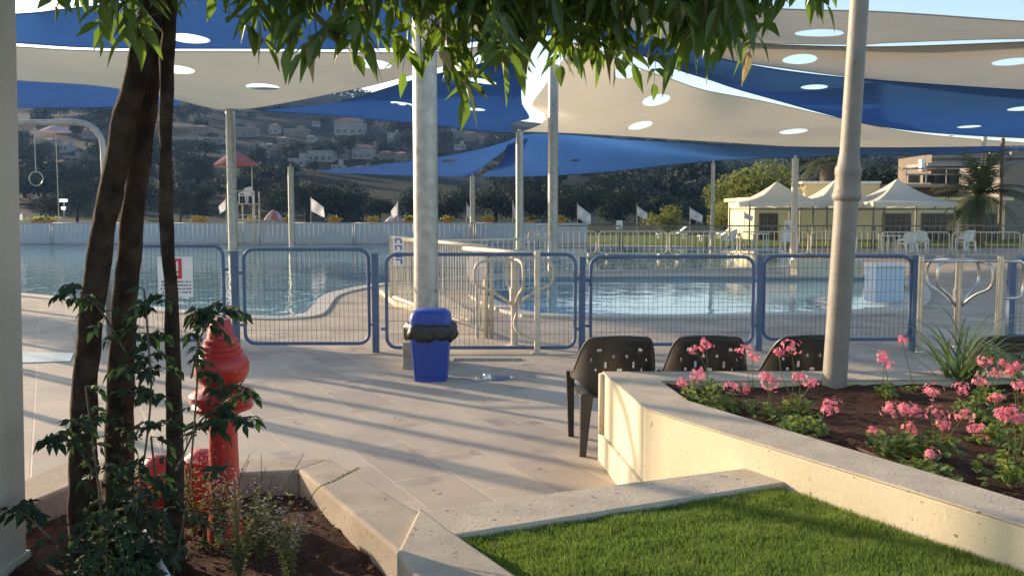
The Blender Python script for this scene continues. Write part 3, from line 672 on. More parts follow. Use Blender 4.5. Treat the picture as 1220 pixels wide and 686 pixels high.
root, c = turnstile(613, 10.35, 303, .50, 12, 'steel turnstile with curved loop arms between the blue bin and the first chair', 'white_metal', [(640, 9.75, 299, .035)])
z = PY(613, 300, 10.3).z; A = PX(640, 9.75); B = PX(553, 11.3)
MB().tube([(A.x, A.y, z), (B.x, B.y, z)], .028, 10).build('header_bar', M['white_metal'], root, smooth=True)
P = [PX(616,9.9)+Vector((0,0,.46)), PX(613,9.9)+Vector((0,0,.33)), PX(618,9.85)+Vector((0,0,.24)), PX(628,9.8)+Vector((0,0,.2)), Vector((A.x,A.y,.15))]
MB().tube(catmull(P, 14), .02, 8).build('brace', M['white_metal'], root, smooth=True)
root, c = turnstile(1139, 10.2, 308, .42, 30, 'stainless steel turnstile with curved loop arms beside the strap-leaved plant', 'chrome', [(1094, 9.8, 305, .035), (1187, 9.8, 305, .035)])
z = 1.08; A = PX(1094, 9.8); B = PX(1187, 9.8)
MB().tube([(A.x, A.y+.05, z), (B.x, B.y+.05, z)], .016, 8).build('header_bar', M['chrome'], root, smooth=True)
g0 = PX(1189, 9.75)
root = thing('gate_loop', g0, 'bent stainless steel gate loop at the right edge, right of the turnstile', 'gate')
xb = PX(1216, 9.75).x; zt = PY(1200, 311, 9.75).z; zl = PY(1200, 355, 9.75).z
MB().tube([(g0.x, 9.75, 0), (g0.x, 9.75, zt+.04)], .03, 12).build('post', M['chrome'], root, smooth=2)
MB().tube([(g0.x, 9.75, zt), (xb-.05, 9.75, zt), (xb, 9.75, zt-.05), (xb, 9.75, zl+.1), (xb-.03, 9.75, zl+.02), (xb-.1, 9.75, zl), (g0.x, 9.75, zl)], .022, 10).build('loop', M['chrome'], root, smooth=True)
# shower arch at the left with hanging ring
AY = 10.3; x1 = PX(131, AY).x; zt = PY(70, 146, AY).z
root = thing('tube_arch', (x1, AY, 0), 'bent steel tube arch behind the tree stems, reaching out of frame at the left', 'arch')
P = [(x1, AY, 0), (x1, AY, zt-.45)]+[(x1-.30+.30*math.cos(R(a)), AY, zt-.30+.30*math.sin(R(a))) for a in range(0, 91, 15)]+[(PX(-70, AY).x, AY, zt), (PX(-70, AY).x, AY, zt-.2)]
P = P[:-1]+[(PX(-70,AY).x-.28, AY, zt-.12), (PX(-70,AY).x-.3, AY, zt-.4), (PX(-70,AY).x-.3, AY, 0)]
MB().tube(P, .036, 12).build('tube', M['galv'], root, smooth=True)
MB().tube([(x1, AY, 0), (x1, AY, .02)], .1, 14).build('foot_plate', M['galv'], root)
rp = PY(43, 213, AY)
r2 = thing('hanging_ring', (rp.x, AY, rp.z), 'small steel ring hanging on a thin rod from the tube arch', 'ring')
MB().tube([(rp.x+.085*math.cos(R(a)), AY, rp.z+.085*math.sin(R(a))) for a in range(0, 360, 20)], .007, 8, closed=True).build('ring', M['galv'], r2, smooth=True)
MB().tube([(rp.x, AY, rp.z+.09), (rp.x, AY, zt-.04)], .006, 6).build('rod', M['galv'], r2)
# ================================================================ BIN
b = PZ(512, 455); bx, by = b.x, b.y+.16
root = thing('rubbish_bin', (bx, by, 0), 'blue plastic rubbish bin with a domed lid and black bag folded over its rim', 'bin')
def tapered(w0, d0, w1, d1, z0, z1, r0=.03):
    mb = MB(); rings = []
    for t in (0, .04, .5, .96, 1):
        w_ = w0+(w1-w0)*t; d = d0+(d1-d0)*t; z = z0+(z1-z0)*t; ring = []
        for cx, cy, a0 in ((w_/2-r0, d/2-r0, 0), (-w_/2+r0, d/2-r0, 90), (-w_/2+r0, -d/2+r0, 180), (w_/2-r0, -d/2+r0, 270)):
            for k in range(5): a = R(a0+22.5*k); ring.append((bx+cx+r0*math.cos(a), by+cy+r0*math.sin(a), z))
        rings.append(ring)
    n = len(rings[0]); vs = [v for r_ in rings for v in r_]
    fs = [(i*n+k, i*n+(k+1) % n, (i+1)*n+(k+1) % n, (i+1)*n+k) for i in range(len(rings)-1) for k in range(n)]+[tuple(range(n-1, -1, -1)), tuple(range((len(rings)-1)*n, len(rings)*n))]
    return mb.add(vs, fs)
bw = .315
tapered(bw, .27, .385, .33, 0, .47).build('bin_body', M['binblue'], root, smooth=2)
MB().box((bx, by-.152, .02), (.24, .012, .04)).build('foot_rim', M['binblue'], root)
# bag skirt
mb = MB(); n = 56; vs = []; 
for j, (z, e) in enumerate(((.565,.0),(.56,.022),(.53,.030),(.49,.034),(.45,.036),(.415,.030),(.40,.008))):
    for k in range(n):
        a = 2*math.pi*k/n; c_, s_ = math.cos(a), math.sin(a); p = 5
        rr = (abs(c_)**p+abs(s_)**p)**(-1/p)
        wv = .010*math.sin(9*a+j)+.008*math.sin(17*a+2*j); dz = .012*math.sin(5*a+1)+.01*math.sin(13*a) if j > 3 else 0
        ex = .03 if (abs(c_) > .92) else 0
        vs.append((bx+(.19+e+wv+ex)*rr*c_, by+(.165+e+wv*.8)*rr*s_, z+dz))
mb.add(vs, [(j*n+k, j*n+(k+1) % n, (j+1)*n+(k+1) % n, (j+1)*n+k) for j in range(6) for k in range(n)]).build('bin_bag', M['bag'], root, smooth=True)
# lid
mb = MB(); rings = []
for z, s in ((.54, 1.0), (.60, .99), (.64, .95), (.672, .88), (.694, .72), (.70, .5), (.703, .0)):
    for k in range(40):
        a = 2*math.pi*k/40; c_, s_ = math.cos(a), math.sin(a); p = 5; rr = (abs(c_)**p+abs(s_)**p)**(-1/p)
        rings.append((bx+.205*s*rr*c_, by+.175*s*rr*s_, z))
mb.add(rings, [(j*40+k, j*40+(k+1) % 40, (j+1)*40+(k+1) % 40, (j+1)*40+k) for j in range(6) for k in range(40)]).build('lid', M['binblue'], root, smooth=True)
MB().box((bx, by-.175, .625), (.26, .012, .085)).build('flap', M['binblue'], root, bevel=.004)
# drain channel and puddle, cover plate at left
a = PZ(540, 429); c = PZ(622, 430)
root = thing('drain_channel', ((a.x+c.x)/2, a.y, 0), 'slotted drain grate set in the paving just right of the blue bin', 'drain')
MB().box(((a.x+c.x)/2, a.y, .004), (c.x-a.x, .13, .012)).build('frame', M['grey_metal'], root)
mb = MB()
for k in range(24): mb.box((a.x+.02+(c.x-a.x-.04)*k/23, a.y, .0125), (.014, .10, .006))
mb.build('slots', M['black'], root)
p = PZ(580, 451); root = thing('wet_patch', (p.x, p.y, 0), 'shiny wet puddle on the paving right of the blue bin', 'puddle')
vs = [(p.x+(.24+.05*math.sin(3*a_)+.03*math.sin(5*a_))*math.cos(a_), p.y+(.13+.03*math.sin(2*a_+1))*math.sin(a_), .006) for a_ in [2*math.pi*k/28 for k in range(28)]]
MB().add(vs, [tuple(range(28))]).build('water_film', M['wet'] if 'wet' in M else mat('wet_film', (.22,.22,.23), (.28,.28,.29), rough=.04, spec=.8), root)
MB().lathe([(.05,0),(.05,.02),(.035,.05),(.02,.055)], (p.x, p.y, .0), 16).build('tap_cover', M['chrome'], root, smooth=2)
p0 = PZ(20, 433); p1 = PZ(84, 431); p2 = PZ(88, 421); p3 = PZ(20, 420)
o = MB().prism([(p0.x,p0.y),(p1.x,p1.y),(p2.x,p2.y),(p3.x,p3.y)], .001, .012).build('cover_plate', mat('pale_wet_plate', (.5,.54,.56), (.4,.44,.47), rough=.15, metal=.3), org=(p0.x, p0.y, 0)); tag(o, 'pale shiny metal cover plate set in the paving at the far left', 'cover plate')
# ================================================================ CHAIRS
def make_chair(x, y, rz, m, label, group, low=False):
    """monobloc armchair: shell back wrapping into arms, seat, four legs; faces local +Y"""
    root = thing('plastic_chair', (0, 0, 0), label, 'chair', group)
    nT, nZ = (72, 18) if not low else (20, 5)
    import numpy as _n
    def shell(th, v):
        a = abs(th); t = max(0, min(1, (a-36)/44)); t = t*t*(3-2*t)
        zt = .80*(1-t)+.525*t - (.012*(a/30)**2 if a < 30 else .012*(1-t)); t2 = max(0, min(1, (a-34)/34)); t2 = t2*t2*(3-2*t2); zb = .37*(1-t2)+.475*t2
        if a > 85: zt -= .04*((a-85)/37); zb -= .03*((a-85)/37)
        z = zb+(zt-zb)*v
        flare = .025*(z-.42)/.36
        r = .255+flare; 
        yy = -.20-.09*(z-.42)/.36
        ang = R(th)
        X = (r+.01)*math.sin(ang); Yv = -r*math.cos(ang)*.88
        if a > 90: X = math.copysign(r+.01-.01*((a-90)/30), th); Yv = (a-90)/30*.20
        Yv -= .07*(z-.42)/.36*(1-t)
        return (X, Yv+.0, z)
    mb = MB(); th = [(-122+244*i/nT) for i in range(nT+1)]
    vs = [shell(a, j/nZ) for j in range(nZ+1) for a in th]; fs = []
    holes = [] if low else [(-27,.80),(-9,.70),(9,.70),(27,.80),(-19,.56),(0,.83),(19,.56),(-31,.48),(31,.48),(0,.46),(-12,.33),(12,.33),(-40,.66),(40,.66)]
    for j in range(nZ):
        for i in range(nT):
            ta = (th[i]+th[i+1])/2; va = (j+.5)/nZ
            if any(abs(ta-h[0])/2.4+abs(va-h[1])/.042 < 1.0 for h in holes): continue
            n1 = nT+1; fs.append((j*n1+i, j*n1+i+1, (j+1)*n1+i+1, (j+1)*n1+i))
    mb.add(vs, fs); mb.build('backrest', m, root, smooth=True, solid=.012)
    # arm tops: thick rolled edge
    mb = MB(); mb.tube([Vector(shell(a, 1)) for a in th[::2]], .011, 6); mb.build('rim', m, root, smooth=True)
    mb = MB(); N = 8; vs = []
    for j in range(N+1):
        for i in range(N+1):
            u = i/N*2-1; v = j/N; wd = .215+.02*v
            vs.append((u*wd, -.215+.44*v, .385-.018*(1-u*u)*math.sin(math.pi*v)-.03*max(0, v-.85)/.15))
    mb.add(vs, [(j*(N+1)+i, j*(N+1)+i+1, (j+1)*(N+1)+i+1, (j+1)*(N+1)+i) for j in range(N) for i in range(N)]); mb.build('seat', m, root, smooth=True, solid=.014)
    def leg(a, b, w0, w1):
        mb = MB(); A = Vector(a); B = Vector(b); vs = []
        for p, w_ in ((A, w0), (A.lerp(B, .5), (w0+w1)/2*.95), (B, w1)):
            vs += [p+Vector((-w_/2, -w_*.35, 0)), p+Vector((w_/2, -w_*.35, 0)), p+Vector((w_/2, w_*.35, 0)), p+Vector((-w_/2, w_*.35, 0))]
        mb.add(vs, [(i*4+k, i*4+(k+1) % 4, i*4+4+(k+1) % 4, i*4+4+k) for i in range(2) for k in range(4)]+[(3,2,1,0),(8,9,10,11)])
        mb.build('leg', m, root, bevel=.005)
    for s in (-1, 1):
        leg((s*.20, -.20, .40), (s*.235, -.29, 0), .085, .042)
        leg((s*.262, .19, .485), (s*.25, .225, 0), .058, .040)
    for s in (-1, 1): MB().box((s*.232, .0, .37), (.016, .40, .035)).build('seat_rail', m, root)
    root.location = (x, y, 0); root.rotation_euler = (0, 0, rz); root.scale = (1.07, 1, 1.02)
    return root
ch = make_chair(.715, 5.90, R(3), M['black'], 'black plastic armchair standing clear at the left end of the cream planter wall', 'black plastic chairs behind the planter wall')
for px, y, rz, l in ((849, 5.92, -4, 'black plastic armchair behind the planter wall, second from the left, with pink blooms in front'), (966, 5.95, 5, 'black plastic armchair partly hidden by the lamp post'), (1214, 5.9, -9, 'black plastic armchair at the right edge behind the strap-leaved plant')):
    c = copy_tree(ch); q = PX(px, 5.65, .7); c.location = (q.x, y, 0); c.rotation_euler = (0, 0, R(rz)); c['label'] = l
wc = make_chair(0, 0, 0, M['white'], 'white plastic chair', 'white plastic chairs on the lawn', low=True)
spots = [(1081,303,'white plastic chair on the lawn in front of the third white tent'),(1096,301,'white plastic chair just right of another in front of the third tent'),(940,299,'white plastic chair beside the pale pole on the lawn'),(869,297,'white plastic chair under the left edge of the first tent'),(1010,298,'white plastic chair right of the lamp post on the lawn'),(1150,300,'white plastic chair by the small palm')]
for i, (px, py, l) in enumerate(spots):
    c = wc if i == 0 else copy_tree(wc); p = PZ(px, py); c.location = (p.x, p.y, .02); c.rotation_euler = (0, 0, random.uniform(0, 6)); c['label'] = l; c.scale = (1.1, 1.1, 1.1)
# ================================================================ RED HYDRANTS
hb = PZ(269, 640, .41); hy = hb.y
def hx(py): return PY(269, py, hy).z
root = thing('red_finial_post', (hb.x, hb.y, .40), 'tall glossy red cast post with urn shaped finial and flange in the left planter', 'hydrant')
def px2(n): return n*hy/1000
MB().lathe([(px2(19),.36),(px2(19),.48),(px2(17.5),.60),(px2(16.5),hx(520)),(px2(17),hx(500)),(px2(20),hx(494)),(px2(22),hx(490))], hb*1, 28) if False else None
def zl(prof): return [(px2(r_), z-.0) for r_, z in prof]
def at0(prof, nm): return MB().lathe([(r_, z) for r_, z in zl(prof)], (hb.x, hb.y, 0), 32).build(nm, M['red'], root, smooth=2)
at0([(21,.36),(21,.47),(18.5,.50),(17.5,hx(560)),(16.5,hx(505)),(18,hx(495)),(22,hx(491))], 'column')
at0([(22,hx(491)),(30,hx(488)),(35,hx(486)),(36,hx(482)),(33,hx(479)),(33,hx(477)),(38,hx(475)),(38.5,hx(469)),(34,hx(465)),(24,hx(462)),(20,hx(459))], 'flange')
at0([(20,hx(460)),(24,hx(457)),(29,hx(450)),(32,hx(441)),(32,hx(432)),(29,hx(425)),(25,hx(421)),(25,hx(417)),(22.5,hx(416)),(22.5,hx(411)),(20,hx(409.5)),(20,hx(404)),(16,hx(402)),(15,hx(396)),(12,hx(384)),(11,hx(380)),(3,hx(379))], 'finial')
b2 = PZ(241, 604, .41)
root = thing('fire_hydrant', (b2.x, b2.y, .40), 'low red hydrant with rounded side outlet half hidden behind the tree stems', 'hydrant')
MB().lathe([(.062,.36),(.062,.60),(.075,.605),(.075,.62),(.05,.64),(.03,.655),(.0,.66)], (b2.x, b2.y, 0), 24).build('barrel', M['red'], root, smooth=2)
v2 = Vector((PX(192, b2.y).x, b2.y, 0))
MB().tube([(b2.x, b2.y, .52), (v2.x, v2.y, .52)], .04, 16).build('outlet_pipe', M['red'], root, smooth=2)
MB().lathe([(.05,.40),(.06,.42),(.075,.50),(.078,.56),(.065,.60),(.04,.625),(.0,.635)], (v2.x, v2.y, 0), 24).build('valve_dome', M['red'], root, smooth=2)
# ================================================================ LIFEGUARD CHAIR, FLAGS, TUBS, UMBRELLAS
Yl = 41.0
def XZ(px, py, Y=Yl): return PY(px, py, Y)
root = thing('lifeguard_tower', (PX(297, Yl).x, Yl, 0), 'steel lifeguard tower with a white plastic chair and ladder on the far pool side', 'lifeguard tower')
x0 = PX(287, Yl).x; x1_ = PX(307, Yl).x; zs = XZ(297, 243).z; zt_ = XZ(297, 228).z
for x in (x0, x1_):
    for y in (Yl-.4, Yl+.4): MB().tube([(x, y, 0), (x, y, zs if x == x0 else zt_)], .035, 8).build('leg', M['white_metal'], root, smooth=True)
MB().box(((x0+x1_)/2, Yl, zs), (x1_-x0+.1, .95, .05)).build('platform', M['white_metal'], root)
MB().box(((x0+x1_)/2, Yl, XZ(0,262).z), (x1_-x0, .8, .05)).build('platform', M['white_metal'], root)
for k in range(5): MB().tube([(x0, Yl-.42, .25+k*.32), (x1_, Yl-.42, .25+k*.32)], .025, 6).build('rung', M['white_metal'], root)
MB().tube([(x0, Yl-.4, zt_), (x1_, Yl-.4, zt_)], .03, 6).build('guard_rail', M['white_metal'], root)
c = copy_tree(wc); c.location = ((x0+x1_)/2-.1, Yl, zs+.03); c.rotation_euler = (0, 0, R(160)); c.scale = (1.0, 1.0, 1.0); c['label'] = 'white plastic chair up on the lifeguard tower'; c['group'] = 'white plastic chairs on the lawn'; del c['group']
def umbrella(px, pyt, pye, hw, Y, m1, m2, label, pxm=None, zb=0, tilt=0):
    p = PY(px, pyt, Y); e = PY(px, pye, Y).z; rr = hw*Y/1000
    root = thing('umbrella', (p.x, Y, zb), label, 'umbrella'); n = 8; hgt = p.z-e
    for col, off in ((m1, 0), (m2, 1)):
        mb = MB()
        for k in range(off, n, 2):
            a0 = 2*math.pi*k/n; a1 = 2*math.pi*(k+1)/n; S = 5; vs = []
            for s in range(S+1):
                t = s/S; z = p.z-hgt*(t**1.6)
                for j in range(4):
                    a = a0+(a1-a0)*j/3; sc_ = 1-.06*math.sin(math.pi*j/3)*t; vs.append((p.x+rr*t*sc_*math.cos(a), Y+rr*t*sc_*math.sin(a), z))
            mb.add(vs, [(s*4+j, s*4+j+1, s*4+5+j, s*4+4+j) for s in range(S) for j in range(3)])
        mb.build('canopy', m1 if col is m1 else m2, root, solid=.01)
    mx = PX(pxm, Y).x if pxm else p.x
    MB().tube([(mx, Y, zb), (mx, Y, e+.1), (p.x, Y, p.z)], .022, 8).build('umbrella_pole', M['white_metal'], root)
    return root
umbrella(281, 182, 197, 27, Yl-.2, M['umb'], M['umb'], 'faded red umbrella above the white lifeguard chair', pxm=302)
umbrella(326, 250, 262, 12, 43.8, M['umb'], M['umbw'], 'small red and blue beach umbrella behind the far pool wall', pxm=326)
umbrella(470, 256, 264, 12, 43.9, M['umbw'], M['umbw'], 'small pale beach umbrella behind the far pool wall, left of the thick pole')
umbrella(66, 150, 157, 18, 52, M['umbw'], M['umbw'], 'pale parasol far behind the steel arch at the left')
def flag(px, pyt, pyb, dx, Y, base, label):
    p = PY(px, pyt, Y); q = PY(px, pyb, Y); s = Y/1000
    root = thing('flag', (p.x, Y, 0), label, 'flag', 'white flags around the pool')
    MB().tube([(p.x, Y, base), (p.x, Y, p.z+.04)], .018, 6).build('flag_pole', M['white_metal'], root)
    N = 10; vs = []; uvw = []
    hgt = (p.z-q.z)
    for i in range(N+1):
        for j in range(N+1):
            u = i/N; v = j/N
            x = p.x+dx*s*u; z = p.z-hgt*(.02+ .42*u) - hgt*.56*v*(1-.25*u)
            yy = Y+.10*math.sin(5*u+2*v)*u
            vs.append((x, yy, z))
    mk = lambda sel: [(i*(N+1)+j, i*(N+1)+j+1, (i+1)*(N+1)+j+1, (i+1)*(N+1)+j) for i in range(N) for j in range(N) if sel(i, j)]
    MB().add(vs, mk(lambda i, j: j not in (1, 8))).build('cloth', M['flag'], root, smooth=True)
    MB().add(vs, mk(lambda i, j: j in (1, 8))).build('stripe', M['flagblue'], root, smooth=True)
    # star: two thin triangles just proud of the cloth
    c_ = Vector(vs[5*(N+1)+5]); r_ = hgt*.11; mb = MB()
    for f in (1, -1):
        P = [c_+Vector((math.sin(R(a))*r_, -.03, f*math.cos(R(a))*r_)) for a in (0, 120, 240)]; mb.tube(P, .010, 4, closed=True)
    mb.build('star', M['flagblue'], root)
FL_ = [(269,236,259,-8,'limp white flag hanging left of the red umbrella pole'),(370,235,263,16,'white flag right of the short thin pole'),(474,240,266,-8,'limp white flag left of the thick steel pole'),(556,242,268,8,'white flag right of the thick steel pole'),(611,240,266,3,'narrow limp white flag beside the middle left pole'),(688,243,272,16,'white flag right of the tallest middle pole'),(759,245,265,12,'white flag near the round olive bush'),(822,247,269,15,'white flag left of the very thin pole'),(887,252,266,10,'small white flag in front of the first tent'),(146,230,256,6,'limp white flag between the two thickest tree stems'),(27,252,266,-5,'small white flag at the left edge beside the column')]
for px, a, b_, dx, l in FL_: flag(px, a, b_, dx, 42.3 if px < 700 else 38.6, 0, l)
def tub(px, wpx, l, Y=43.0, zt=None, big=False, k=0):
    zt = wt if zt is None else zt; x = PX(px, Y, zt).x; s = Y/1000; w_ = wpx*s
    root = thing('flower_tub', (x, Y, zt), l, 'flower tub', 'orange flower tubs along the pool wall')
    MB().box((x, Y, zt+.09), (w_*.8, .28, .18)).build('tub', M['orange'], root, bevel=.01)
    mb = MB(); rnd = random.Random(k)
    for i in range(90):
        p = Vector((x+rnd.gauss(0, w_*.24), Y+rnd.uniform(-.15, .15), zt+.16+abs(rnd.gauss(0, .09)))); q = Vector((rnd.uniform(-1,1), rnd.uniform(-1,1), rnd.uniform(-1,1))).normalized(); t_ = q.orthogonal().normalized(); b_ = q.cross(t_); h_ = .045
        mb.add([p-t_*h_-b_*h_, p+t_*h_-b_*h_, p+t_*h_+b_*h_, p-t_*h_+b_*h_], [(0,1,2,3)])
    mb.build('flowers', (M['yflower'], M['gleaf'], M['yflower'])[k % 3], root)
for k, (px, w_, l) in enumerate([(52,34,'wide flower tub at the left end of the pale pool wall'),(238,20,'flower tub on the pool wall left of the red umbrella pole'),(300,10,'small flower tub behind the lifeguard tower'),(345,12,'flower tub behind the short thin pole'),(398,16,'leafy green flower tub right of the first white flag'),(444,15,'flower tub midway between two flags, left of the thick pole'),(487,12,'flower tub right next to the thick steel pole on its left'),(534,14,'flower tub just right of the thick steel pole'),(582,14,'flower tub right of the small blue sail pole'),(634,12,'flower tub between the two middle poles'),(668,13,'flower tub at the right end of the pool wall')]):
    tub(px, w_, l, k=k+1)
# litter bin like small white boxes near flags right
for px, l in ((738,'small white meter box on a post, beyond the near pool'),(939,'small white box on the fence under the first tent')):
    p = PY(px, 268, 40); root = thing('meter_box', (p.x, 40, 0), l, 'box')
    MB().box((p.x, 40, p.z), (.28, .2, .42)).build('cabinet', M['white'], root, bevel=.01); MB().tube([(p.x, 40.02, 0), (p.x, 40.02, p.z-.2)], .03, 8).build('post', M['grey_metal'], root)
# ================================================================ FAR BUILDINGS, TENTS
BY = 50.0
def bx_(name, m, root, px0, px1, py0, py1, Y, depth, bevel=0):
    a = PY(px0, py0, Y); b = PY(px1, py1, Y); return MB().box(((a.x+b.x)/2, Y+depth/2, (a.z+b.z)/2), (b.x-a.x, depth, a.z-b.z)).build(name, m, root, bevel=bevel)
root = thing('clubhouse', (PX(1060, BY).x, BY, 0), 'long pale yellow single storey building behind the white tents', 'building')
a = PY(898, 239, BY); b = PY(1200, 292, BY); zr = a.z
b0 = PX(898, BY).x; b1 = PX(1196, BY).x; wx = []
for p0, p1 in ((1052,1083),(1098,1133),(1155,1190),(905,925)): wx.append((PX(p0, BY).x, PX(p1, BY).x))
zw0, zw1 = PY(0,286,BY).z, PY(0,255,BY).z
MB().box(((b0+b1)/2, BY+3, zr/2), (b1-b0, 6, zr)).build('wall', M['ybuild'], root)
MB().box(((b0+b1)/2, BY+2.9, zr+.1), (b1-b0+.5, 6.6, .2)).build('roof_slab', M['ybuild'], root)
for x0, x1 in wx:
    f = MB().box(((x0+x1)/2, BY-.02, (zw0+zw1)/2), (x1-x0+.12, .1, zw1-zw0+.12)).build('window', M['frame'], root)
    MB().box(((x0+x1)/2, BY-.08, (zw0+zw1)/2), (x1-x0, .03, zw1-zw0)).build('pane', M['glass'], f)
    mb = MB()
    for k in range(1, 5): mb.box((x0+(x1-x0)*k/5, BY-.115, (zw0+zw1)/2), (.05, .03, zw1-zw0))
    for k in range(1, 4): mb.box(((x0+x1)/2, BY-.12, zw0+(zw1-zw0)*k/4), (x1-x0, .03, .04))
    mb.build('window_bars', M['frame'], f)
for k in range(7):
    x = b0+1+k*2.3; MB().box((x, BY-.04, .35), (.12, .08, .7)).build('pilaster', M['ybuild'], root)
# shaded upper storey with terraces
Y2 = 57.0
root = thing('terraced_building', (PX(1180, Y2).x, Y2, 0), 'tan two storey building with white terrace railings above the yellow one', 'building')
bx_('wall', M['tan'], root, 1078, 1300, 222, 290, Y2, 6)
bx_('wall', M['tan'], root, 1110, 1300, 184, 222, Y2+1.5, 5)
bx_('terrace_slab', M['house'], root, 1070, 1300, 219, 223, Y2-.8, 3)
bx_('terrace_slab', M['house'], root, 1105, 1300, 194, 198, Y2+.2, 3)
for px in (1082, 1100, 1118, 1140, 1165, 1205): 
    f = bx_('window', M['frame'], root, px, px+14, 207, 218, Y2+1.35, .2); bx_('pane', M['glass'], f, px+1, px+13, 208, 217, Y2+1.28, .1)
for px in (1122, 1150, 1180, 1205): 
    f = bx_('window', M['frame'], root, px, px+18, 181, 192, Y2+1.35, .2); bx_('pane', M['glass'], f, px+1, px+17, 182, 191, Y2+1.28, .1)
for py, p0, Yr in ((201,1075,Y2-.7),(208,1078,Y2-.7),(187,1110,Y2+.3),(193,1110,Y2+.3)):
    A = PY(p0, py, Yr); B = PY(1300, py-3, Yr); MB().tube([A, (B.x, B.y, A.z)], .055, 6).build('railing', M['house'], root)
for px in (1080, 1104, 1128, 1152, 1176, 1200): A = PY(px, 201, Y2-.7); MB().tube([A, (A.x, A.y, A.z-1.0)], .04, 6).build('railing_post', M['house'], root)
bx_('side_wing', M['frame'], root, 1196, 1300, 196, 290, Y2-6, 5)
bx_('chimney', M['white'], root, 1098, 1103, 190, 203, Y2+.5, .4)
root = thing('low_shed', (PX(1030, 53).x, 53, 0), 'cream flat roofed shed wall between the second and third tent', 'shed')
bx_('wall', M['ybuild'], root, 960, 1046, 219, 290, 58, 2); bx_('roof_slab', M['white'], root, 956, 1050, 216, 219, 57.8, 2.6)
def tent(px, Y, hw, pyp, pye, label):
    c = PX(px, Y); root = thing('canopy_tent', (c.x, Y, 0), label, 'tent', 'white peaked canopy tents on the lawn')
    s = hw; ze = PY(px, pye, Y).z; zp = PY(px, pyp, Y).z; vs = []; fs = []; N = 8; K = 8
    for j in range(N+1):
        t = j/N; f = t*1.0; z = ze+(zp-ze)*(1-t)**1.7
        for q in range(4):
            for k in range(K):
                u = -1+2*k/K; sgx = [(u, -1), (1, u), (-u, 1), (-1, -u)][q]; dip = .12*(1-u*u)*t
                vs.append((c.x+sgx[0]*s*f*(1-.0), Y+sgx[1]*s*f, z-0*dip))
    n = 4*K
    fs = [(j*n+k, j*n+(k+1) % n, (j+1)*n+(k+1) % n, (j+1)*n+k) for j in range(N) for k in range(n)]
    MB().add(vs, fs).build('roof_cloth', M['tent'], root)
    mb = MB(); last = vs[-n:]; low = [(v[0], v[1], v[2]-.22-.05*(i % 2)) for i, v in enumerate(last)]
    mb.add(last+low, [(k, (k+1) % n, n+(k+1) % n, n+k) for k in range(n)]); mb.build('valance', M['tent'], root)
    for sx_ in (-1, 1):
        for sy in (-1, 1): MB().tube([(c.x+sx_*s*.97, Y+sy*s*.97, 0), (c.x+sx_*s*.97, Y+sy*s*.97, ze)], .045, 6).build('leg', M['frame'], root)
        MB().tube([(c.x-s*.97, Y+sx_*s*.97, ze-.35), (c.x+s*.97, Y+sx_*s*.97, ze-.35)], .03, 6).build('brace', M['frame'], root)
tent(924, 43, 1.95, 216, 241, 'leftmost white peaked canopy tent, behind the pale pole')
tent(994, 43, 1.80, 213, 241, 'middle white peaked canopy tent, behind the lamp post')
tent(1066, 42, 2.0, 213, 241, 'rightmost white peaked canopy tent, left of the small palm')
def table(px, py, l):
    p = PZ(px, py); root = thing('garden_table', p, l, 'table')
    MB().lathe([(.42,.70),(.42,.73),(0,.735)], (p.x, p.y, 0), 16).build('tabletop', M['white'], root)
    for k in range(4): a = R(45+90*k); MB().tube([(p.x+.3*math.cos(a), p.y+.3*math.sin(a), .7), (p.x+.36*math.cos(a), p.y+.36*math.sin(a), 0)], .025, 6).build('leg', M['white'], root)
table(1062, 302, 'round white garden table left of the two chairs under the third tent'); table(905, 298, 'round white garden table under the first tent')
def lounger(px, py, l):
    p = PZ(px, py); root = thing('sun_lounger', p, l, 'sun lounger', 'white sun loungers on the lawn'); W_ = 2.0
    MB().box((p.x, p.y, .33), (1.9, .65, .06)).build('frame', M['white'], root, bevel=.01)
    q = Matrix.Rotation(R(-38), 3, 'Y'); MB().box((p.x+.62, p.y, .56), (.75, .62, .05), rot=q).build('backrest', M['white'], root, bevel=.01)
    for sx_ in (-.8, .8):
        for sy in (-.27, .27): MB().box((p.x+sx_, p.y+sy, .15), (.06, .06, .3)).build('leg', M['white'], root)
lounger(852, 288, 'white sun lounger left of the first tent, nearer one'); lounger(800, 285, 'white sun lounger below the white flag left of the thin pole'); lounger(872, 284, 'white sun lounger close to the first tent, farther one')
# ================================================================ FAR TREES
def leafcloud(cl, n, s, rng):
    """cl: list of (center, radius) -> one soup of small leaf clumps"""
    mb = MB(); tot = sum(r**2 for c, r in cl)
    for c, r in cl:
        for _ in range(int(n*r*r/tot)):
            d = Vector((rng.gauss(0,1), rng.gauss(0,1), rng.gauss(0,1))).normalized()*r*(rng.random()**.33)
            if rng.random() < .25: d *= 1.12
            d.z *= .8; p = Vector(c)+d
            q = (d.normalized()+Vector((rng.uniform(-1,1), rng.uniform(-1,1), rng.uniform(-.6,1)))*.9).normalized(); t_ = q.orthogonal().normalized(); b_ = q.cross(t_); a = rng.random()*6.28
            u = t_*math.cos(a)+b_*math.sin(a); v = q.cross(u); k = s*rng.uniform(.6, 1.4)
            mb.add([p-u*k, p-v*k*.55+q*k*.2, p+u*k, p+v*k*.55+q*k*.15], [(0,1,2,3)])
    return mb
rng = random.Random(5)
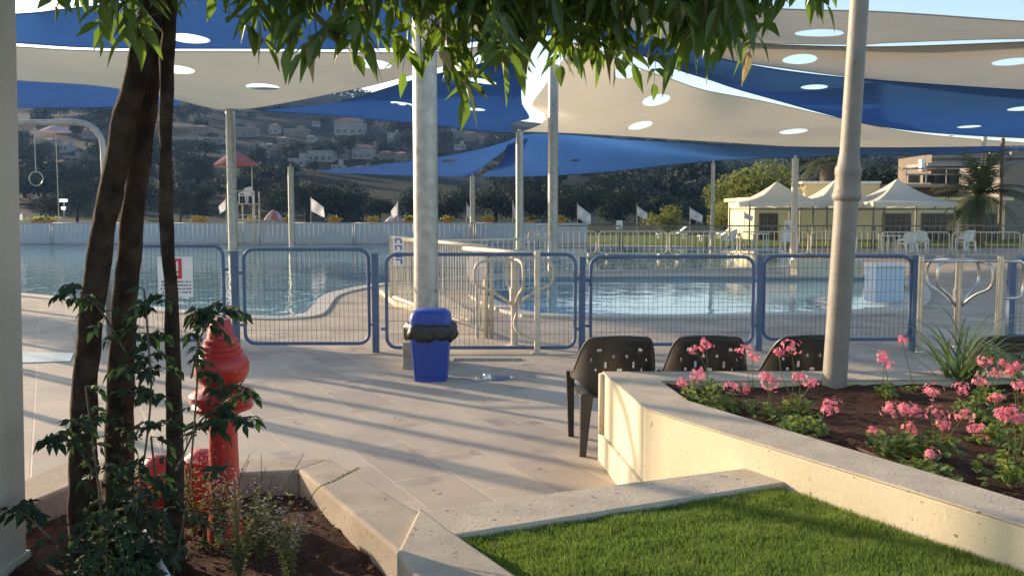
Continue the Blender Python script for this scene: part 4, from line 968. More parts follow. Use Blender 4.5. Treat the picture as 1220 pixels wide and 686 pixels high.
def tree(x, y, z0, h, r, m, label, group=None, n=2200, s=None, name='tree', cat='tree', low=True):
    root = thing(name, (x, y, z0), label, cat, group); s = s or r*.055
    cl = [((x+rng.uniform(-.7,.7)*r, y+rng.uniform(-.5,.5)*r, z0+(h*rng.uniform(.25,.6) if j < 5 and low else h-r*rng.uniform(.45,1.2))), r*rng.uniform(.4,.62)) for j in range(13 if low else 9)]
    leafcloud(cl, n, s, rng).build('crown', m, root)
    mb = MB(); mb.tube([(x,y,z0-.1),(x+.1,y,z0+h*.35),(x,y,z0+h*.6)], [r*.09, r*.07, r*.05], 7)
    for c, rr in cl[:5]: mb.tube([(x,y,z0+h*.4), Vector(c)], [r*.05, r*.015], 5)
    mb.build('trunk', M['bark'], root, smooth=True); return root
def tpx(px, pyt, pyb, Y, hw, m, l, **k):
    b = PX(px, Y); zt = PY(px, pyt, Y).z; return tree(b.x, Y, 0, zt, hw*Y/1000, m, l, **k)
tpx(905, 190, 0, 62, 42, M['ytree'], 'sunlit yellow green tree behind the left end of the first tent', n=5000)
tpx(862, 212, 0, 64, 26, M['ytree'], 'smaller sunlit tree left of the large yellow green one', n=2600)
tpx(873, 236, 0, 58, 26, M['ytree'], 'low green tree below the large sunlit one, beside the first tent', n=2400)
tpx(789, 243, 0, 66, 22, M['ytree'], 'round olive coloured bush behind the flag', n=1800)
tpx(972, 168, 0, 72, 36, M['htree'], 'dark tree between the pale pole and the lamp post', n=3000)
tpx(1062, 182, 0, 74, 62, M['htree'], 'wide dark tree behind the third tent', n=4200)
tpx(1130, 186, 0, 76, 40, M['htree'], 'dark tree behind the terraced building', n=2600)
tree(-14.2, 17.2, 0, 4.2, 1.2, M['ytree'], 'leafy shade tree on the paving beyond the left edge, its shadow crossing the paving', n=9000)
# the dark tree belt behind the pool wall
belt = [(366,208,128,34,'broad dark tree behind the short thin pole'),(412,212,130,36,'broad dark tree left of the thick pole, behind the white flag'),(452,228,118,18,'small dark tree left of the thick steel pole'),(330,218,140,22,'dark tree behind the lifeguard chair'),(238,212,130,20,'round dark bush left of the red umbrella pole'),(215,222,120,16,'small round dark bush between the slim stem and the steel pole'),(538,222,120,26,'dark tree right of the thick steel pole'),(590,214,126,30,'dark tree between the small blue sail pole and the middle pole'),(636,212,122,30,'dark tree between the two middle poles'),(690,214,120,34,'dark tree behind the white flag right of the tallest pole'),(736,210,126,34,'dark tree left of the round olive bush'),(782,222,122,30,'dark tree behind the round olive bush'),(826,226,118,26,'dark tree left of the very thin pole'),(92,214,124,20,'dark tree behind the hanging ring rod'),(60,226,112,18,'dark tree behind the hanging ring'),(170,208,136,22,'dark tree seen between two tree stems'),(500,220,124,24,'dark tree directly behind the thick steel pole')]
for px, t_, Y, hw, l in belt: tpx(px, t_, 0, Y, hw, M['htree'], l, n=3000, group='dark trees beyond the pool wall')
# hillside trees : shared meshes
protos = []
for k in range(4):
    r = tree(0, 0, 0, 1.0, .5, M['htree'], 'dark bushy tree on the far hillside', group='trees scattered over the far hillside', n=620, s=.06); protos.append(r)
used = set(); cnt = 0; hr = random.Random(11)
def hill_hit(px, py):
    lo, hi = 132, 700; d = ray(px, py); prev = None
    y = lo
    while y < hi:
        t = y/d.y; z = CAMZ+d.z*t; x = d.x*t
        if z < hz(x, y): return Vector((x, y, hz(x, y)))
        y += 3
    return None
def place_tree(p, h, w_):
    global cnt
    k = hr.randrange(4); c = protos[k] if k not in used else copy_tree(protos[k]); used.add(k)
    c.location = (p.x, p.y, p.z-.3); c.scale = (w_, w_, h); c.rotation_euler = (0, 0, hr.random()*6.28); cnt += 1
tr = 0
while cnt < 270 and tr < 4000:
    tr += 1; px = hr.uniform(10, 900) if hr.random() < .88 else hr.uniform(900, 1250); py = hr.uniform(crest(px)+1, 248)
    p = hill_hit(px, py)
    if p is None: continue
    d = mnoise.noise(Vector((p.x/60, p.y/60, 9)))
    if d < -.12 and hr.random() < .8: continue
    h = hr.uniform(3.5, 8)*(1 if hr.random() < .8 else 1.5); place_tree(p, h, h*hr.uniform(.8, 1.6))
# far houses
def house(px, py, wpx, hpx, l, m='house', roof='flat', wins=2):
    p = hill_hit(px, py)
    if p is None: return
    s = p.y/1000; W_ = wpx*s; H_ = hpx*s; D_ = max(6, W_*.7); z0 = p.z-1
    root = thing('hillside_house', (p.x, p.y, z0), l, 'house', 'houses on the far hillside')
    MB().box((p.x, p.y, z0+(H_+1)/2), (W_, D_, H_+1)).build('wall', M[m], root)
    zt = z0+H_+1
    if roof == 'flat': MB().box((p.x, p.y, zt+.15), (W_*1.05, D_*1.05, .4)).build('roof', M['house'], root); MB().box((p.x+W_*.2, p.y, zt+1), (W_*.3, D_*.4, 1.6)).build('roof_room', M[m], root)
    else:
        vs = [(p.x-W_*.55, p.y-D_*.55, zt), (p.x+W_*.55, p.y-D_*.55, zt), (p.x+W_*.55, p.y+D_*.55, zt), (p.x-W_*.55, p.y+D_*.55, zt), (p.x-W_*.25, p.y, zt+H_*.45), (p.x+W_*.25, p.y, zt+H_*.45)]
        MB().add(vs, [(0,1,5,4),(2,3,4,5),(1,2,5),(3,0,4),(3,2,1,0)]).build('roof', M[roof], root)
    n = max(2, int(wpx/7))
    for k in range(n):
        for row in range(max(1, int(hpx/7))):
            MB().box((p.x-W_/2+W_*(k+.5)/n, p.y-D_/2-.02, z0+1.6+row*(H_/max(1, int(hpx/7)))*.9), (W_/n*.5, .12, min(1.4, H_*.35))).build('window', M['glass'], root)
    return root
HS = [(418,160,34,13,'large white house high on the hillside, right under the blue sail edge','house','roofr'),
(384,192,30,10,'white flat roofed house on the hillside, above the first white flag','house','flat'),(433,190,24,11,'white house with a gable on the hillside left of the thick pole','house','roofr'),(407,191,20,9,'tan house between two white houses on the hillside','house2','flat'),
(349,186,22,9,'pale gabled house on the hillside above the short thin pole','house','roofr'),(357,198,20,7,'low grey house on the hillside just above the short thin pole','house','flat'),
(294,163,24,9,'long terraced pale building on the hillside right of the left steel pole','house2','flat'),(354,163,26,7,'long low tan building on the hillside','house2','flat'),(328,160,10,8,'small round pale house on the hillside between two long buildings','house','roofr'),
(312,190,12,10,'small pale house right of the red umbrella','house','flat'),(225,174,26,7,'low pale house on the hillside seen beside the slim tree stem','house2','flat'),(240,160,16,6,'small tan house high above the slim tree stem','house2','roofr'),
(60,174,15,6,'pale house behind the hanging rod on the hillside','house','roofr'),(92,194,18,5,'long grey house on the hillside at the left','house2','flat'),(48,197,10,5,'small grey house at the far left of the hillside','house2','flat'),(110,165,14,6,'small house high on the hillside near the steel arch','house2','roofr'),
(470,170,14,9,'pale house just left of the thick pole on the hillside','house','flat'),(478,192,12,7,'small tan house close to the thick pole','house2','roofr'),(537,165,18,8,'pale house right of the thick pole on the hillside','house2','flat'),(560,168,14,7,'tan roofed house right of the thick pole','house2','roofr'),(588,160,13,6,'small pale house under the bright blue sail','house','flat'),
(792,222,24,5,'low pinkish shed on the slope left of the sunlit tree','house2','flat'),(822,216,16,4,'pale rubble shed on the slope left of the very thin pole','house2','flat'),(452,204,12,5,'small low pale house above the blue triangular sail','house','flat'),(520,150,14,6,'small pale house near the ridge','house','flat'),(445,150,12,6,'small tan house near the ridge right of the large white one','house2','roofr')]
for h in HS: house(*h)
h2 = random.Random(77); PAL = [(262,172),(274,186),(288,196),(304,202),(338,172),(372,168),(395,176),(445,182),(460,190),(404,204),(430,206),(322,180),(548,178),(575,172),(500,178),(232,190),(82,182),(120,186),(378,150),(460,158),(200,182),(345,196)]
for px, py in PAL:
    o = house(px, py, h2.uniform(7, 13), h2.uniform(4, 6), 'small indistinct pale house among the trees of the far hillside', h2.choice(('house2','house')), h2.choice(('flat','roofr')))
    if o: o['group'] = 'small indistinct houses on the far hillside'
# two window glints of the sun at the left, imitated by glowing panels
for px, py, w_, l in ((76,239,8,'bright white panel imitating a sun glint far away inside the steel arch'),(76,248,4,'smaller white panel imitating a sun glint below the brighter one')):
    Y = 110; p = PY(px, py, Y); root = thing('sun_glint', (p.x, Y, 0), l, 'lamp')
    MB().tube([(p.x, Y, 0), (p.x, Y, p.z)], .06, 6).build('glint_stand', M['grey_metal'], root)
    e = bpy.data.materials.new('glint_glow'); e.use_nodes = True; bb = e.node_tree.nodes['Principled BSDF']; bb.inputs['Emission Color'].default_value = (1, .97, .9, 1); bb.inputs['Emission Strength'].default_value = 3
    MB().box((p.x, Y-.1, p.z), (w_*Y/1000, .2, .3)).build('glint_panel', e, root)
# ================================================================ PALMS
def palm(px, Y, zt, nf, L, label, r=.18, seed=1):
    c = PX(px, Y); root = thing('palm_tree', (c.x, Y, 0), label, 'palm tree'); q = random.Random(seed)
    MB().tube([(c.x, Y, 0), (c.x+.05, Y, zt*.5), (c.x, Y, zt)], [r*1.3, r, r*1.15], 10).build('trunk', M['ptrunk'], root, smooth=True)
    mb = MB()
    for k in range(nf):
        a = q.random()*6.28; el = R(q.uniform(-25, 80)); P = []; p = Vector((c.x, Y, zt)); d = Vector((math.cos(a)*math.cos(el), math.sin(a)*math.cos(el), math.sin(el)))
        for i in range(9): P.append(p.copy()); p = p+d*L/8; d = (d+Vector((0,0,-.17))).normalized()
        mb.tube(P, [.03-.003*i for i in range(9)], 4)
        for i in range(1, 9):
            for t in (0, .5):
                b_ = P[i-1].lerp(P[i], t); dd = (P[i]-P[i-1]).normalized(); sd_ = dd.cross(Vector((0,0,1))).normalized()
                for s in (-1, 1):
                    ll = L*.28*(1-abs(i-4)/7); tip = b_+(sd_*s*.8+dd*.5+Vector((0,0,-.25))).normalized()*ll; w_ = dd*.045
                    mb.add([b_-w_, b_+w_, tip], [(0,1,2)])
    mb.build('crown', M['palm'], root)
palm(1166, 41, 2.5, 52, 2.6, 'small bushy palm in front of the yellow building', seed=3)
palm(985, 68, 5.6, 30, 3.0, 'tall palm with a thick trunk behind the white tents', r=.6, seed=4)
palm(1112, 66, 4.6, 26, 3.4, 'dusty palm behind the terrace of the tan building', r=.4, seed=6)
# ================================================================ FOREGROUND TREE
rg = random.Random(21); crown_ref = [None]; dry = MB()
def leaflet(mb, b, d, L, w_, nrm, curl=.25):
    """folded lanceolate leaflet with a drawn out tip"""
    d = d.normalized(); s = d.cross(nrm)
    if s.length < 1e-4: s = d.orthogonal()
    s.normalize(); n = s.cross(d)
    st = (0, .18, .45, .75, 1); wd = (0, .75, 1, .5, 0); mid = []; lf = []; rt = []
    for t, ww in zip(st, wd):
        c = b+d*L*t-Vector((0,0,1))*L*curl*t*t
        mid.append(c); lf.append(c+s*w_*ww+n*w_*ww*.35); rt.append(c-s*w_*ww+n*w_*ww*.35)
    vs = [mid[0], mid[1], mid[2], mid[3], mid[4], lf[1], lf[2], lf[3], rt[1], rt[2], rt[3]]
    mb.add(vs, [(0,1,5),(0,8,1),(1,2,6,5),(8,9,2,1),(2,3,7,6),(9,10,3,2),(3,4,7),(10,4,3)])
def compound(mb, tw, b, d, L, n, ll, lw, rg, dr=.5):
    P = []; p = Vector(b); d = Vector(d).normalized()
    for i in range(n+1): P.append(p.copy()); p = p+d*L/n; d = (d+Vector((0,0,-dr/n*1.6))).normalized()
    tw.tube(P, [.0022*(1-.6*i/n) for i in range(n+1)], 4, cap=False)
    for i in range(1, n+1):
        dd = (P[i]-P[i-1]).normalized(); sd_ = dd.cross(Vector((rg.uniform(-.3,.3), rg.uniform(-.3,.3), 1)))
        if sd_.length < .2: sd_ = dd.orthogonal()
        sd_.normalize(); sz = ll*(.75+.45*math.sin(math.pi*i/(n+1)))*rg.uniform(.8, 1.15)
        for s in ((-1, 1) if i < n else (0,)):
            dv = (sd_*s*rg.uniform(.7,1.3)+dd*.45+Vector((rg.uniform(-.3,.3), rg.uniform(-.3,.3), -.10-.4*rg.random()))).normalized() if s else (dd+Vector((0,0,-.3))).normalized()
            leaflet(dry if (mb is crown_ref[0] and rg.random() < .02) else mb, P[i], dv, sz, lw*rg.uniform(.8, 1.1), Vector((rg.uniform(-.5,.5), rg.uniform(-.8,.2), rg.uniform(.2,1))), rg.uniform(.0, .5))
root = thing('shade_tree', (PZ(145,640,.4).x, 2.95, .38), 'dark multi stemmed tree in the left planter, its leafy branches hanging across the top', 'tree')
TY = 2.95
def stem(pts, wpx, Y0, Y1, seed):
    n = len(pts); P = []; 
    for i, (a, b_) in enumerate(pts): P.append(PY(a, b_, Y0+(Y1-Y0)*i/(n-1)))
    C = catmull(P, 60); rr = []
    for i in range(60):
        t = i/59*(n-1); k = min(int(t), n-2); w_ = wpx[k]+(wpx[k+1]-wpx[k])*(t-k)
        rr.append(w_*C[i].y/2000*(1+.035*mnoise.noise(Vector((i*.35, seed, 0)))))
    mb = MB(); mb.tube(C, rr, 18)
    mb.v = [tuple(Vector(v)+Vector((1,1,0))*.006*mnoise.noise(Vector((v[0]*30, v[1]*30, v[2]*9)))) for v in mb.v]
    return mb.build('trunk', M['bark'], root, smooth=True), C
s0, C0 = stem([(98,700),(99,560),(104,420),(124,270),(152,130),(184,-5),(218,-230)], [34,31,28,28,27,27,22], 2.95, 2.75, 1)
s1, C1 = stem([(141,700),(142,560),(145,420),(157,270),(175,130),(196,-5),(206,-90)], [37,33,30,27,22,21,18], 3.1, 2.85, 2)
s2, C2 = stem([(209,700),(208,600),(208,500),(206,400),(199,270),(198,200),(197.5,100),(202,0),(196,-80),(170,-200)], [24,21,19,16,15,15,15,17,15,12], 2.9, 2.8, 3)
# limbs above the frame reaching right over the camera's view
tipA = C0[-1]; 
def limb(P, r0, r1):
    C = catmull(P, 30); MB().tube(C, [r0+(r1-r0)*i/29 for i in range(30)], 10).build('branch', M['bark'], root, smooth=True); return C
L1 = limb([C1[-8], PY(260,-150,2.75), PY(400,-150,2.6), PY(560,-110,2.5), PY(700,-90,2.45), PY(830,-70,2.5), PY(940,-40,2.6)], .035, .008)
L2 = limb([C0[-12], PY(300,-210,2.9), PY(430,-190,3.0), PY(560,-150,3.0), PY(690,-130,2.9)], .035, .01)
L3 = limb([C0[-6], PY(150,-220,2.7), PY(90,-120,2.6)], .02, .006)
L4 = limb([C2[-10], PY(140,-120,2.6), PY(130,-60,2.5)], .014, .004)
crown = MB(); tw = MB(); crown_ref[0] = crown
twigs_ = [(78,18),(92,14),(104,24),(126,62),(140,88),(158,60),(214,30),(228,30),(276,8),(298,12),(312,66),(328,92),(346,106),(360,78),(378,98),(392,62),(403,104),(418,40),(432,62),(452,58),(470,84),(486,70),(502,124),(516,92),(530,84),(545,116),(560,144),(586,142),(575,106),(598,88),(615,94),(636,82),(650,92),(668,112),(690,116),(708,104),(722,120),(748,124),(738,92),(772,84),(790,78),(802,92),(816,92),(838,98),(850,92),(866,84),(884,82),(868,34),(898,58),(918,52),(932,30),(948,34),(956,26)]
SRC = L1+L2+L3+L4
def hang(px, pye, Y, r=rg, L=None):
    """one drooping compound leaf whose lowest leaflet tips reach pixel row pye at depth Y"""
    L = L or r.uniform(.15, .24); p = PY(px, pye, Y); b = p+Vector((r.uniform(-.17,.17), r.uniform(-.08,.08), L*r.uniform(.55,1)+.07))
    d = (p-b)+Vector((r.uniform(-.09,.09),0,.12)); tgt = crown
    compound(tgt, tw, b, d.normalized(), L*.85, r.choice((3,4,4,5)), .085*r.uniform(.6,1.25), .018, r, .6)
    return b
for px, e in twigs_:
    Y = rg.uniform(2.35, 2.9); src = min(SRC, key=lambda q: (q-PY(px, -90, Y)).length)
    tw.tube(catmull([src, PY(px+rg.uniform(-25,15), -70, Y), PY(px+rg.uniform(-8,4), min(-5, e-70), Y), PY(px, e-48, Y)], 12), [.006-.0004*i for i in range(12)], 5)
    n = max(2, int((e+70)/21))
    for k in range(n):
        t = k/n; hang(px+rg.gauss(0, 3+12*t), e-t*(e+70)+rg.uniform(-6, 2), Y+rg.uniform(-.12,.12))
for _ in range(78):
    px = rg.gauss(600, 90); px = min(max(px, 425), 770); hang(px, rg.uniform(-60, 62)-(abs(px-590)/180)*22, rg.uniform(2.3, 3.1))
for _ in range(20):
    px = rg.uniform(305, 440); hang(px, rg.uniform(-60, 50), rg.uniform(2.4, 3.0))
for _ in range(26):
    px = rg.uniform(750, 880); hang(px, 20+(px-750)*.38+rg.uniform(-28, 18), rg.uniform(2.4, 2.9))
for _ in range(100):
    px = rg.choice((rg.uniform(60, 200), rg.uniform(300, 960), rg.uniform(300, 960))); hang(px, rg.uniform(-190, -35), rg.uniform(2.2, 3.2))
crown.build('crown', M['leaf'], root); dry.build('dry_leaves', M['leafdry'], root); tw.build('twigs', M['twig'], root)
# basal shoots / climber with lobed leaves round the stems
vr = random.Random(9)
root = thing('climbing_vine', (PZ(150,640,.4).x, 2.8, .4), 'dark green lobed leaf climber growing up around the tree stems', 'vine')
vf = MB(); vs_ = MB()
shoots = [[(205,690),(222,600),(232,500),(236,420),(232,370)], [(150,690),(170,560),(180,470),(176,400),(172,345)], [(130,690),(120,600),(110,520),(102,460)], [(210,560),(240,500),(275,478),(300,466)], [(228,450),(240,400),(255,375),(275,368)], [(110,560),(90,530),(72,522),(60,518)], [(90,660),(60,640),(30,612),(14,608)], [(180,640),(185,580),(180,520)], [(150,420),(120,370),(96,348)],[(215,520),(250,505),(275,500),(298,496)]]
for S in shoots:
    C = catmull([PY(a, b_, 2.72+vr.uniform(-.08,.08)) for a, b_ in S], 14); vs_.tube(C, .0035, 5)
    for p in C[2:]:
        if vr.random() < .5:
            a = vr.random()*6.28; compound(vf, vs_, p, Vector((math.cos(a), math.sin(a)*.6, vr.uniform(-.2,.5))), vr.uniform(.04,.07), 3, .034*vr.uniform(.8,1.2), .0105, vr, .8)
for _ in range(420):
    py = 705-abs(vr.gauss(0, 66)); px = vr.gauss(150, 31)
    if py < 600: px = 150+(px-150)*.7
    if py < 545: px = vr.choice((128, 178, 190, 150))+vr.gauss(0, 9)
    p = PY(px, py, vr.uniform(2.6, 3.0)); a = vr.random()*6.28
    if p.z < .4: continue
    compound(vf, vs_, p, Vector((math.cos(a), math.sin(a)*.6, vr.uniform(-.2,.4))), vr.uniform(.04,.07), 3, .028*vr.uniform(.8,1.2), .0095, vr, .8)
for px, py, n in ((250,372,6),(240,380,4),(268,366,3),(284,462,3),(262,466,2),(285,495,2),(254,490,2),(72,522,4),(62,528,3),(28,612,5),(45,606,4),(236,505,3),(232,450,3),(190,505,5),(178,470,5),(178,425,5),(170,395,4),(178,372,4),(192,356,3),(98,346,3),(84,352,2),(150,440,4),(186,440,4),(183,410,3),(160,470,5),(110,500,3),(330-60,560,2),(85,505,2)):
    for _ in range(n):
        a = vr.random()*6.28; compound(vf, vs_, PY(px+vr.uniform(-9,9), py+vr.uniform(-5,6), 2.72), Vector((math.cos(a), math.sin(a)*.5, .3)), .055, 3, .036, .0115, vr, .9)
vf.build('foliage', M['vine'], root); vs_.build('stems', M['twig'], root)
o = MB().tube([PZ(172,634,.45), PZ(182,655,.46), PZ(206,700,.47)], .012, 8).build('irrigation_pipe', M['white'], smooth=True, org=PZ(172,634,.45)); tag(o, 'thin white irrigation pipe lying between the tree stems', 'pipe')
# flowering herbs in front of the hydrant
def herb(px, py, h, n, label, sp=.12, fl=.5):
    b = PZ(px, py, .42); root = thing('flowering_herb', b, label, 'plant', 'lilac flowering herbs in the left planter')
    L_ = MB(); S_ = MB(); F_ = MB()
    for k in range(n):
        a = vr.random()*6.28; r_ = sp*vr.uniform(.2,1); hh = h*vr.uniform(.6,1.1)
        P = catmull([b, b+Vector((math.cos(a)*r_*.4, math.sin(a)*r_*.4, hh*.5)), b+Vector((math.cos(a)*r_*1.3, math.sin(a)*r_*1.1, hh))], 12)
        S_.tube(P, [.0024-.00012*i for i in range(12)], 4, cap=False)
        for i in range(1, 10):
            for _ in range(3):
                a2 = vr.random()*6.28; leaflet(L_, P[i], Vector((math.cos(a2), math.sin(a2), vr.uniform(0,.8))), vr.uniform(.012,.03), .005, Vector((0,0,1)), .2)
        if vr.random() < fl:
            for i in range(7, 12):
                for _ in range(2):
                    q = P[i]+Vector((vr.gauss(0,.007), vr.gauss(0,.007), vr.gauss(0,.006))); a2 = vr.random()*6.28; leaflet(F_, q, Vector((math.cos(a2), math.sin(a2), vr.uniform(-.2,.6))), .011, .004, Vector((0,0,1)), .3)
    L_.build('leaves', M['herb'], root); S_.build('stems', M['twig'], root)
    if F_.v: F_.build('blossoms', M['lilac'], root)
herb(262,655,.34,18,'lilac flowering herb just in front of the red finial post', fl=.7); herb(232,640,.36,14,'tall pale pink flowering herb left of the red finial post', fl=.8)
herb(312,668,.34,22,'lilac flowering herb with blossoms right of the red finial post', .14); herb(285,690,.34,20,'leafy herb at the bottom edge below the red finial post'); herb(345,690,.32,18,'herb with a long arching spike near the sunlit planter wall', .13)
herb(205,600,.16,14,'pale yellow green herb between the slim tree stem and the low hydrant', .08, 0)
b = PZ(350,668,.42); root = thing('flower_spike', b, 'single long leaning flower spike reaching over the planter wall', 'plant')
P = catmull([b, PY(372,590,2.9), PY(400,592-20,2.9), PY(427,558,2.9)], 20); mb = MB(); mb.tube(P, .002, 4)
mb.build('stem', M['twig'], root); F_ = MB()
for i in range(11, 20):
    for _ in range(5): a2 = vr.random()*6.28; leaflet(F_, P[i], Vector((math.cos(a2), math.sin(a2), .4)), .014, .004, Vector((0,0,1)), .2)
F_.build('buds', M['herb'], root)
# ================================================================ GERANIUMS
gr = random.Random(31)
def round_leaf(mb, c, n, r):
    t = n.orthogonal().normalized(); b_ = n.cross(t); K = 9
    mb.add([c-n*r*.25]+[c+(t*math.cos(6.283*k/K)+b_*math.sin(6.283*k/K))*r*(1+.12*(k % 2))+n*r*.1*math.sin(3*6.283*k/K) for k in range(K)], [(0, 1+k, 1+(k+1) % K) for k in range(K)])
def geranium(px, py, heads, label, nl=70, sp=.13, lh=.14, soilz=.53):
    b = PZ(px, py, soilz); root = thing('geranium_plant', b, label, 'flower', 'pink geraniums in the raised bed')
    L_ = MB(); S_ = MB()
    for _ in range(nl):
        a = gr.random()*6.28; r_ = sp*gr.random()**.6; p = b+Vector((math.cos(a)*r_, math.sin(a)*r_, gr.uniform(.01, lh)*(1-.5*r_/sp)))
        round_leaf(L_, p, Vector((gr.uniform(-.7,.7), gr.uniform(-.9,.4), 1)).normalized(), gr.uniform(.010, .021))
        if gr.random() < .5: S_.tube([b+Vector((math.cos(a)*r_*.3, math.sin(a)*r_*.3, 0)), p], .0016, 3, cap=False)
    for hx_, hy_, r_ in heads:
        Yh = b.y+gr.uniform(-.06, .06); h = PY(hx_, hy_, Yh)
        S_.tube(catmull([b+Vector((gr.uniform(-.03,.03), 0, .02)), b.lerp(h, .5)+Vector((gr.uniform(-.02,.02), 0, .02)), h], 8), .0022, 5)
        F_ = MB(); rr = r_*Yh/1000
        for k in range(24):
            d = Vector((gr.gauss(0,1), gr.gauss(0,1), gr.gauss(.35,1))).normalized(); c = h+Vector((d.x*rr, d.y*rr, d.z*rr*.8))*1 if False else h+Vector((d.x, d.y, d.z*.8))*rr*gr.uniform(.35,1.2)
            t = d.orthogonal().normalized(); bb_ = d.cross(t); a0 = gr.random()*6.28
            for q in range(5):
                a = a0+q*6.283/5; u = t*math.cos(a)+bb_*math.sin(a); v = d.cross(u); pl = .0125*gr.uniform(.8,1.2)
                F_.add([c, c+u*pl*.7+v*pl*.35, c+u*pl+d*.002, c+u*pl*.7-v*pl*.35], [(0,1,2,3)])
        F_.build('flower_head', M['pink'], root)
    L_.build('leaves', M['gleaf'], root); S_.build('stems', M['gleaf'], root)
G = [(840,486,[(832,447,14),(853,415,0),(812,456,7)],'geranium at the left corner of the bed, nearest the first chair',120,.16,.2),
(846,470,[(841,410,9),(829,417,8),(855,433,0)],'geranium behind the corner one, blooms in front of the second chair',30,.08,.1),
(880,492,[(872,461,9),(888,463,7)],'geranium with two small blooms left of the lamp post',60,.12,.12),
(893,470,[(886,418,10),(897,424,8)],'thin geranium with its bloom in front of the second chair, right side',20,.06,.08),
(915,500,[(920,457,13),(913,449,8)],'geranium with a round bloom just left of the lamp post',40,.09,.1),
(946,492,[(952,449,9),(966,456,8),(942,414,12),(928,420,6)],'geranium with several blooms immediately left of the lamp post',60,.10,.13),
(955,515,[(992,483,12),(985,489,9)],'geranium at the foot of the lamp post, leaning right',110,.13,.10),
(1055,478,[(1054,434,11),(1052,424,8)],'geranium with one tall bloom right of the lamp post',60,.07,.14),
(1070,540,[(1063,487,13),(1078,487,11),(1091,489,8),(1085,510,9)],'geranium with a row of blooms in the middle of the bed',130,.14,.13),
(1112,545,[(1112,466,11),(1116,494,13),(1149,495,10),(1125,506,8)],'geranium cluster at the centre right of the bed',90,.13,.14),
(1040,520,[(1040,513,6)],'tiny geranium with one low bloom on the bare soil',14,.05,.05),
(1160,500,[(1146,463,10),(1166,455,10),(1174,430,8)],'geranium group below the strap-leaved plant',90,.12,.15),
(1185,530,[(1172,518,14),(1169,536,10),(1162,510,10),(1187,475,8)],'geranium with the brightest bloom low at the right of the bed',80,.12,.13),
(1205,575,[(1205,492,13),(1218,500,12),(1192,494,9)],'tall geranium at the right edge above the wall',110,.14,.16),
(1215,515,[(1216,460,9),(1203,441,8),(1212,436,7)],'geranium at the right edge behind the tall one',70,.12,.14),
(1108,565,[(1109,541,9)],'small geranium close to the inner wall edge with a faded low bloom',70,.12,.07),
(1180,478,[(1186,445,8),(1195,433,6)],'geranium at the back right of the bed beside the strap-leaved plant',60,.1,.12),
(1085,470,[(1075,405,6)],'thin geranium with a small bloom high against the blue fence',20,.06,.08)]
for g in G: geranium(g[0], g[1], [h for h in g[2] if h[2] > 0], g[3], g[4], g[5], g[6])
# strap leaved clump
b = PZ(1142, 468, .5); root = thing('strap_leaf_plant', b, 'clump of long arching strap leaves in front of the steel turnstile', 'plant'); mb = MB()
def strap(b0, a, lean, L, w_):
    d = Vector((math.cos(a)*lean, math.sin(a)*lean, 1)).normalized(); p = Vector(b0); N = 12; l = []; r_ = []; side = Vector((-math.sin(a), math.cos(a), 0))
    for i in range(N+1):
        t = i/N; ww = w_*(1-t)**.6*(.6+.8*min(1, t*4)*.5); l.append(p+side*ww+Vector((0,0,ww*.5))); r_.append(p-side*ww+Vector((0,0,ww*.5))); 
        p = p+d*L/N; d = (d+Vector((math.cos(a)*.07, math.sin(a)*.07, -.19*t-.035))).normalized()
    n = N+1; mb.add(l+r_, [(i, i+1, n+i+1, n+i) for i in range(N)])
for k in range(64): a = gr.random()*6.28; strap(b+Vector((gr.gauss(0,.04), gr.gauss(0,.04), 0)), a, gr.uniform(.1,.75), gr.uniform(.5,.85), gr.uniform(.008,.014))
mb.build('leaves', M['strap'], root)
b = PZ(1235, 470, .5); root = thing('strap_leaf_plant', b, 'second strap leaf clump cut off by the right edge, arching left', 'plant'); mb = MB()
for k in range(30): a = gr.uniform(1.8, 4.4); strap(b+Vector((gr.gauss(0,.04), gr.gauss(0,.04), 0)), a, gr.uniform(.3,1.0), gr.uniform(.45,.8), gr.uniform(.008,.013))
mb.build('leaves', M['strap'], root)
b = PZ(945, 505, .5); root = thing('groundcover_plant', b, 'low yellow green leafy plant left of the lamp post foot', 'plant'); L_ = MB()
for _ in range(160):
    a = gr.random()*6.28; r_ = .16*gr.random()**.6; round_leaf(L_, b+Vector((math.cos(a)*r_, math.sin(a)*r_*.7, gr.uniform(.0,.06))), Vector((gr.uniform(-.7,.7), gr.uniform(-.9,.4), 1)).normalized(), gr.uniform(.008,.016))
L_.build('leaves', M['gleaf'], root)
# hoses, clods, litter
def hose(pts, r_, l):
    C = catmull([PZ(a, b_, .515) for a, b_ in pts], 40); o = MB().tube(C, r_, 8).build('irrigation_hose', M['hose'], smooth=True, org=C[20]); tag(o, l, 'hose')
hose([(885,490),(930,505),(975,518),(1010,530),(1060,548),(1110,562),(1160,580),(1215,598)], .008, 'brown irrigation hose running along the inner edge of the cream wall')
hose([(1085,475),(1050,477),(1040,487),(1050,500),(1090,512),(1150,525),(1230,540)], .007, 'thin brown irrigation hose looping across the middle of the bed')
cl = MB(); q2 = random.Random(4)
def clods(poly, z, n):
    P = [Vector(p) for p in poly]; xs = [p.x for p in P]; ys = [p.y for p in P]; k = 0
    while k < n:
        x = q2.uniform(min(xs), max(xs)); y = q2.uniform(min(ys), max(ys)); ins = False
        for i in range(len(P)):
            a, b_ = P[i-1], P[i]
            if (a.y > y) != (b_.y > y) and x < (b_.x-a.x)*(y-a.y)/(b_.y-a.y)+a.x: ins = not ins
        if not ins: continue
        k += 1; s = q2.uniform(.004, .017); c = Vector((x, y, z+s*.3+.012*mnoise.noise(Vector((x*3, y*3, 2)))))
        vs = [c+Vector((q2.uniform(-1,1), q2.uniform(-1,1), q2.uniform(-.4,.9)))*s for _ in range(5)]; cl.add(vs, [(0,1,2),(0,2,3),(0,3,1),(1,2,4),(2,3,4),(3,1,4)])
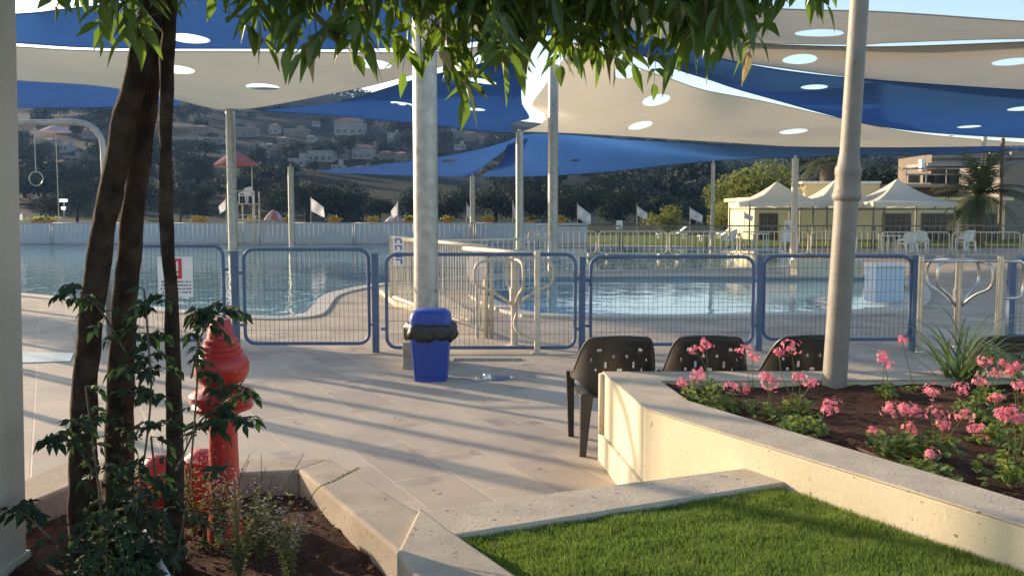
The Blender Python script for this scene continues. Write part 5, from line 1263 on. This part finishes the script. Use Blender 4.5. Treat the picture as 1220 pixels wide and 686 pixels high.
clods([(inA.x, inA.y), (inB.x, inB.y), (inB.x+(inE.x-inB.x)*.6, inB.y+(inE.y-inB.y)*.6), (3.4, 3.2), (3.6, 5.25)], .50, 2600)
o = cl.build('soil_clods', M['clod']); tag(o, 'loose soil crumbs and bark litter on the raised flower bed', 'mulch', kind='stuff')
cl = MB(); clods([tuple(I3), tuple(I4), (-.6, 2.2), (-1.9, 2.2), (-1.9, 3.6)], .41, 1300)
o = cl.build('soil_clods', M['clod']); tag(o, 'loose dark soil crumbs in the left planter around the hydrants', 'mulch', kind='stuff')
for px, py, z, s, nm, l in ((1102,639,.47,.016,'leaf_scrap','small white scrap lying on the lawn by the cream wall'),(900,500,.53,.02,'paper_scrap','thin white scrap on the soil near the wall corner')):
    p = PZ(px, py, z); o = MB().add([p+Vector((-s,0,0)), p+Vector((0,-s*.3,.004)), p+Vector((s,0,.006)), p+Vector((0,s*.4,.002))], [(0,1,2,3)]).build(nm, M['pebble'], org=p, solid=.002); tag(o, l, 'litter')
p = PZ(1178, 655, .45); mb = MB()
for k, (dx, s) in enumerate(((0,.018),(.022,.014),(-.018,.012))): mb.add([(p.x+dx+v[0]*s, p.y+v[1]*s, p.z+.012+v[2]*s) for v in [(-1,-.6,-.5),(1,-.5,-.4),(.9,.7,-.5),(-.8,.8,-.4),(-.6,-.4,.6),(.7,-.3,.8),(.5,.5,.6),(-.5,.5,.9)]], [(0,1,2,3),(4,5,6,7),(0,1,5,4),(1,2,6,5),(2,3,7,6),(3,0,4,7)])
o = mb.build('broken_stone', M['pebble'], org=p, bevel=.003); tag(o, 'broken pale plaster pieces at the foot of the cream wall, lower right', 'stone')
q3 = random.Random(8)
for k, (px, py, l) in enumerate([(470,500,'curled brown leaf lying on the paving in front of the blue bin'),(560,540,'fallen leaf on the paving left of the first chair leg'),(610,505,'small fallen leaf on the paving, halfway from the bin to the first chair'),(640,560,'fallen leaf on the paving near the low retaining wall'),(520,585,'fallen leaf on the paving beside the left planter corner'),(395,470,'small dry leaf on the paving right of the red finial post'),(350,505,'dry leaf on the paving behind the left planter wall'),(655,480,'dry leaf on the paving left of the first chair'),(445,545,'fallen leaf near the left planter on the open paving'),(580,480,'tiny leaf on the paving below the wet patch')]):
    p = PZ(px, py); mb = MB(); a = q3.random()*6.28; leaflet(mb, p+Vector((0,0,.008)), Vector((math.cos(a), math.sin(a), .05)), q3.uniform(.035,.06), .011, Vector((0,0,1)), 0)
    tag(mb.build('fallen_leaf', M['leafdry'], org=p), l, 'leaf', 'dry leaves on the paving')
# ================================================================ HAZE
hm = bpy.data.materials.new('haze'); hm.use_nodes = True; N = hm.node_tree.nodes; N.remove(N['Principled BSDF'])
v = N.new('ShaderNodeVolumePrincipled'); v.inputs['Color'].default_value = (.30,.52,1,1); v.inputs['Density'].default_value = .00021; v.inputs['Anisotropy'].default_value = .2
hm.node_tree.links.new(v.outputs[0], N['Material Output'].inputs['Volume'])
HZ = MB().box((0, 460, 49), (2000, 1100, 106)).build('haze', hm); HZ['kind'] = 'stuff'
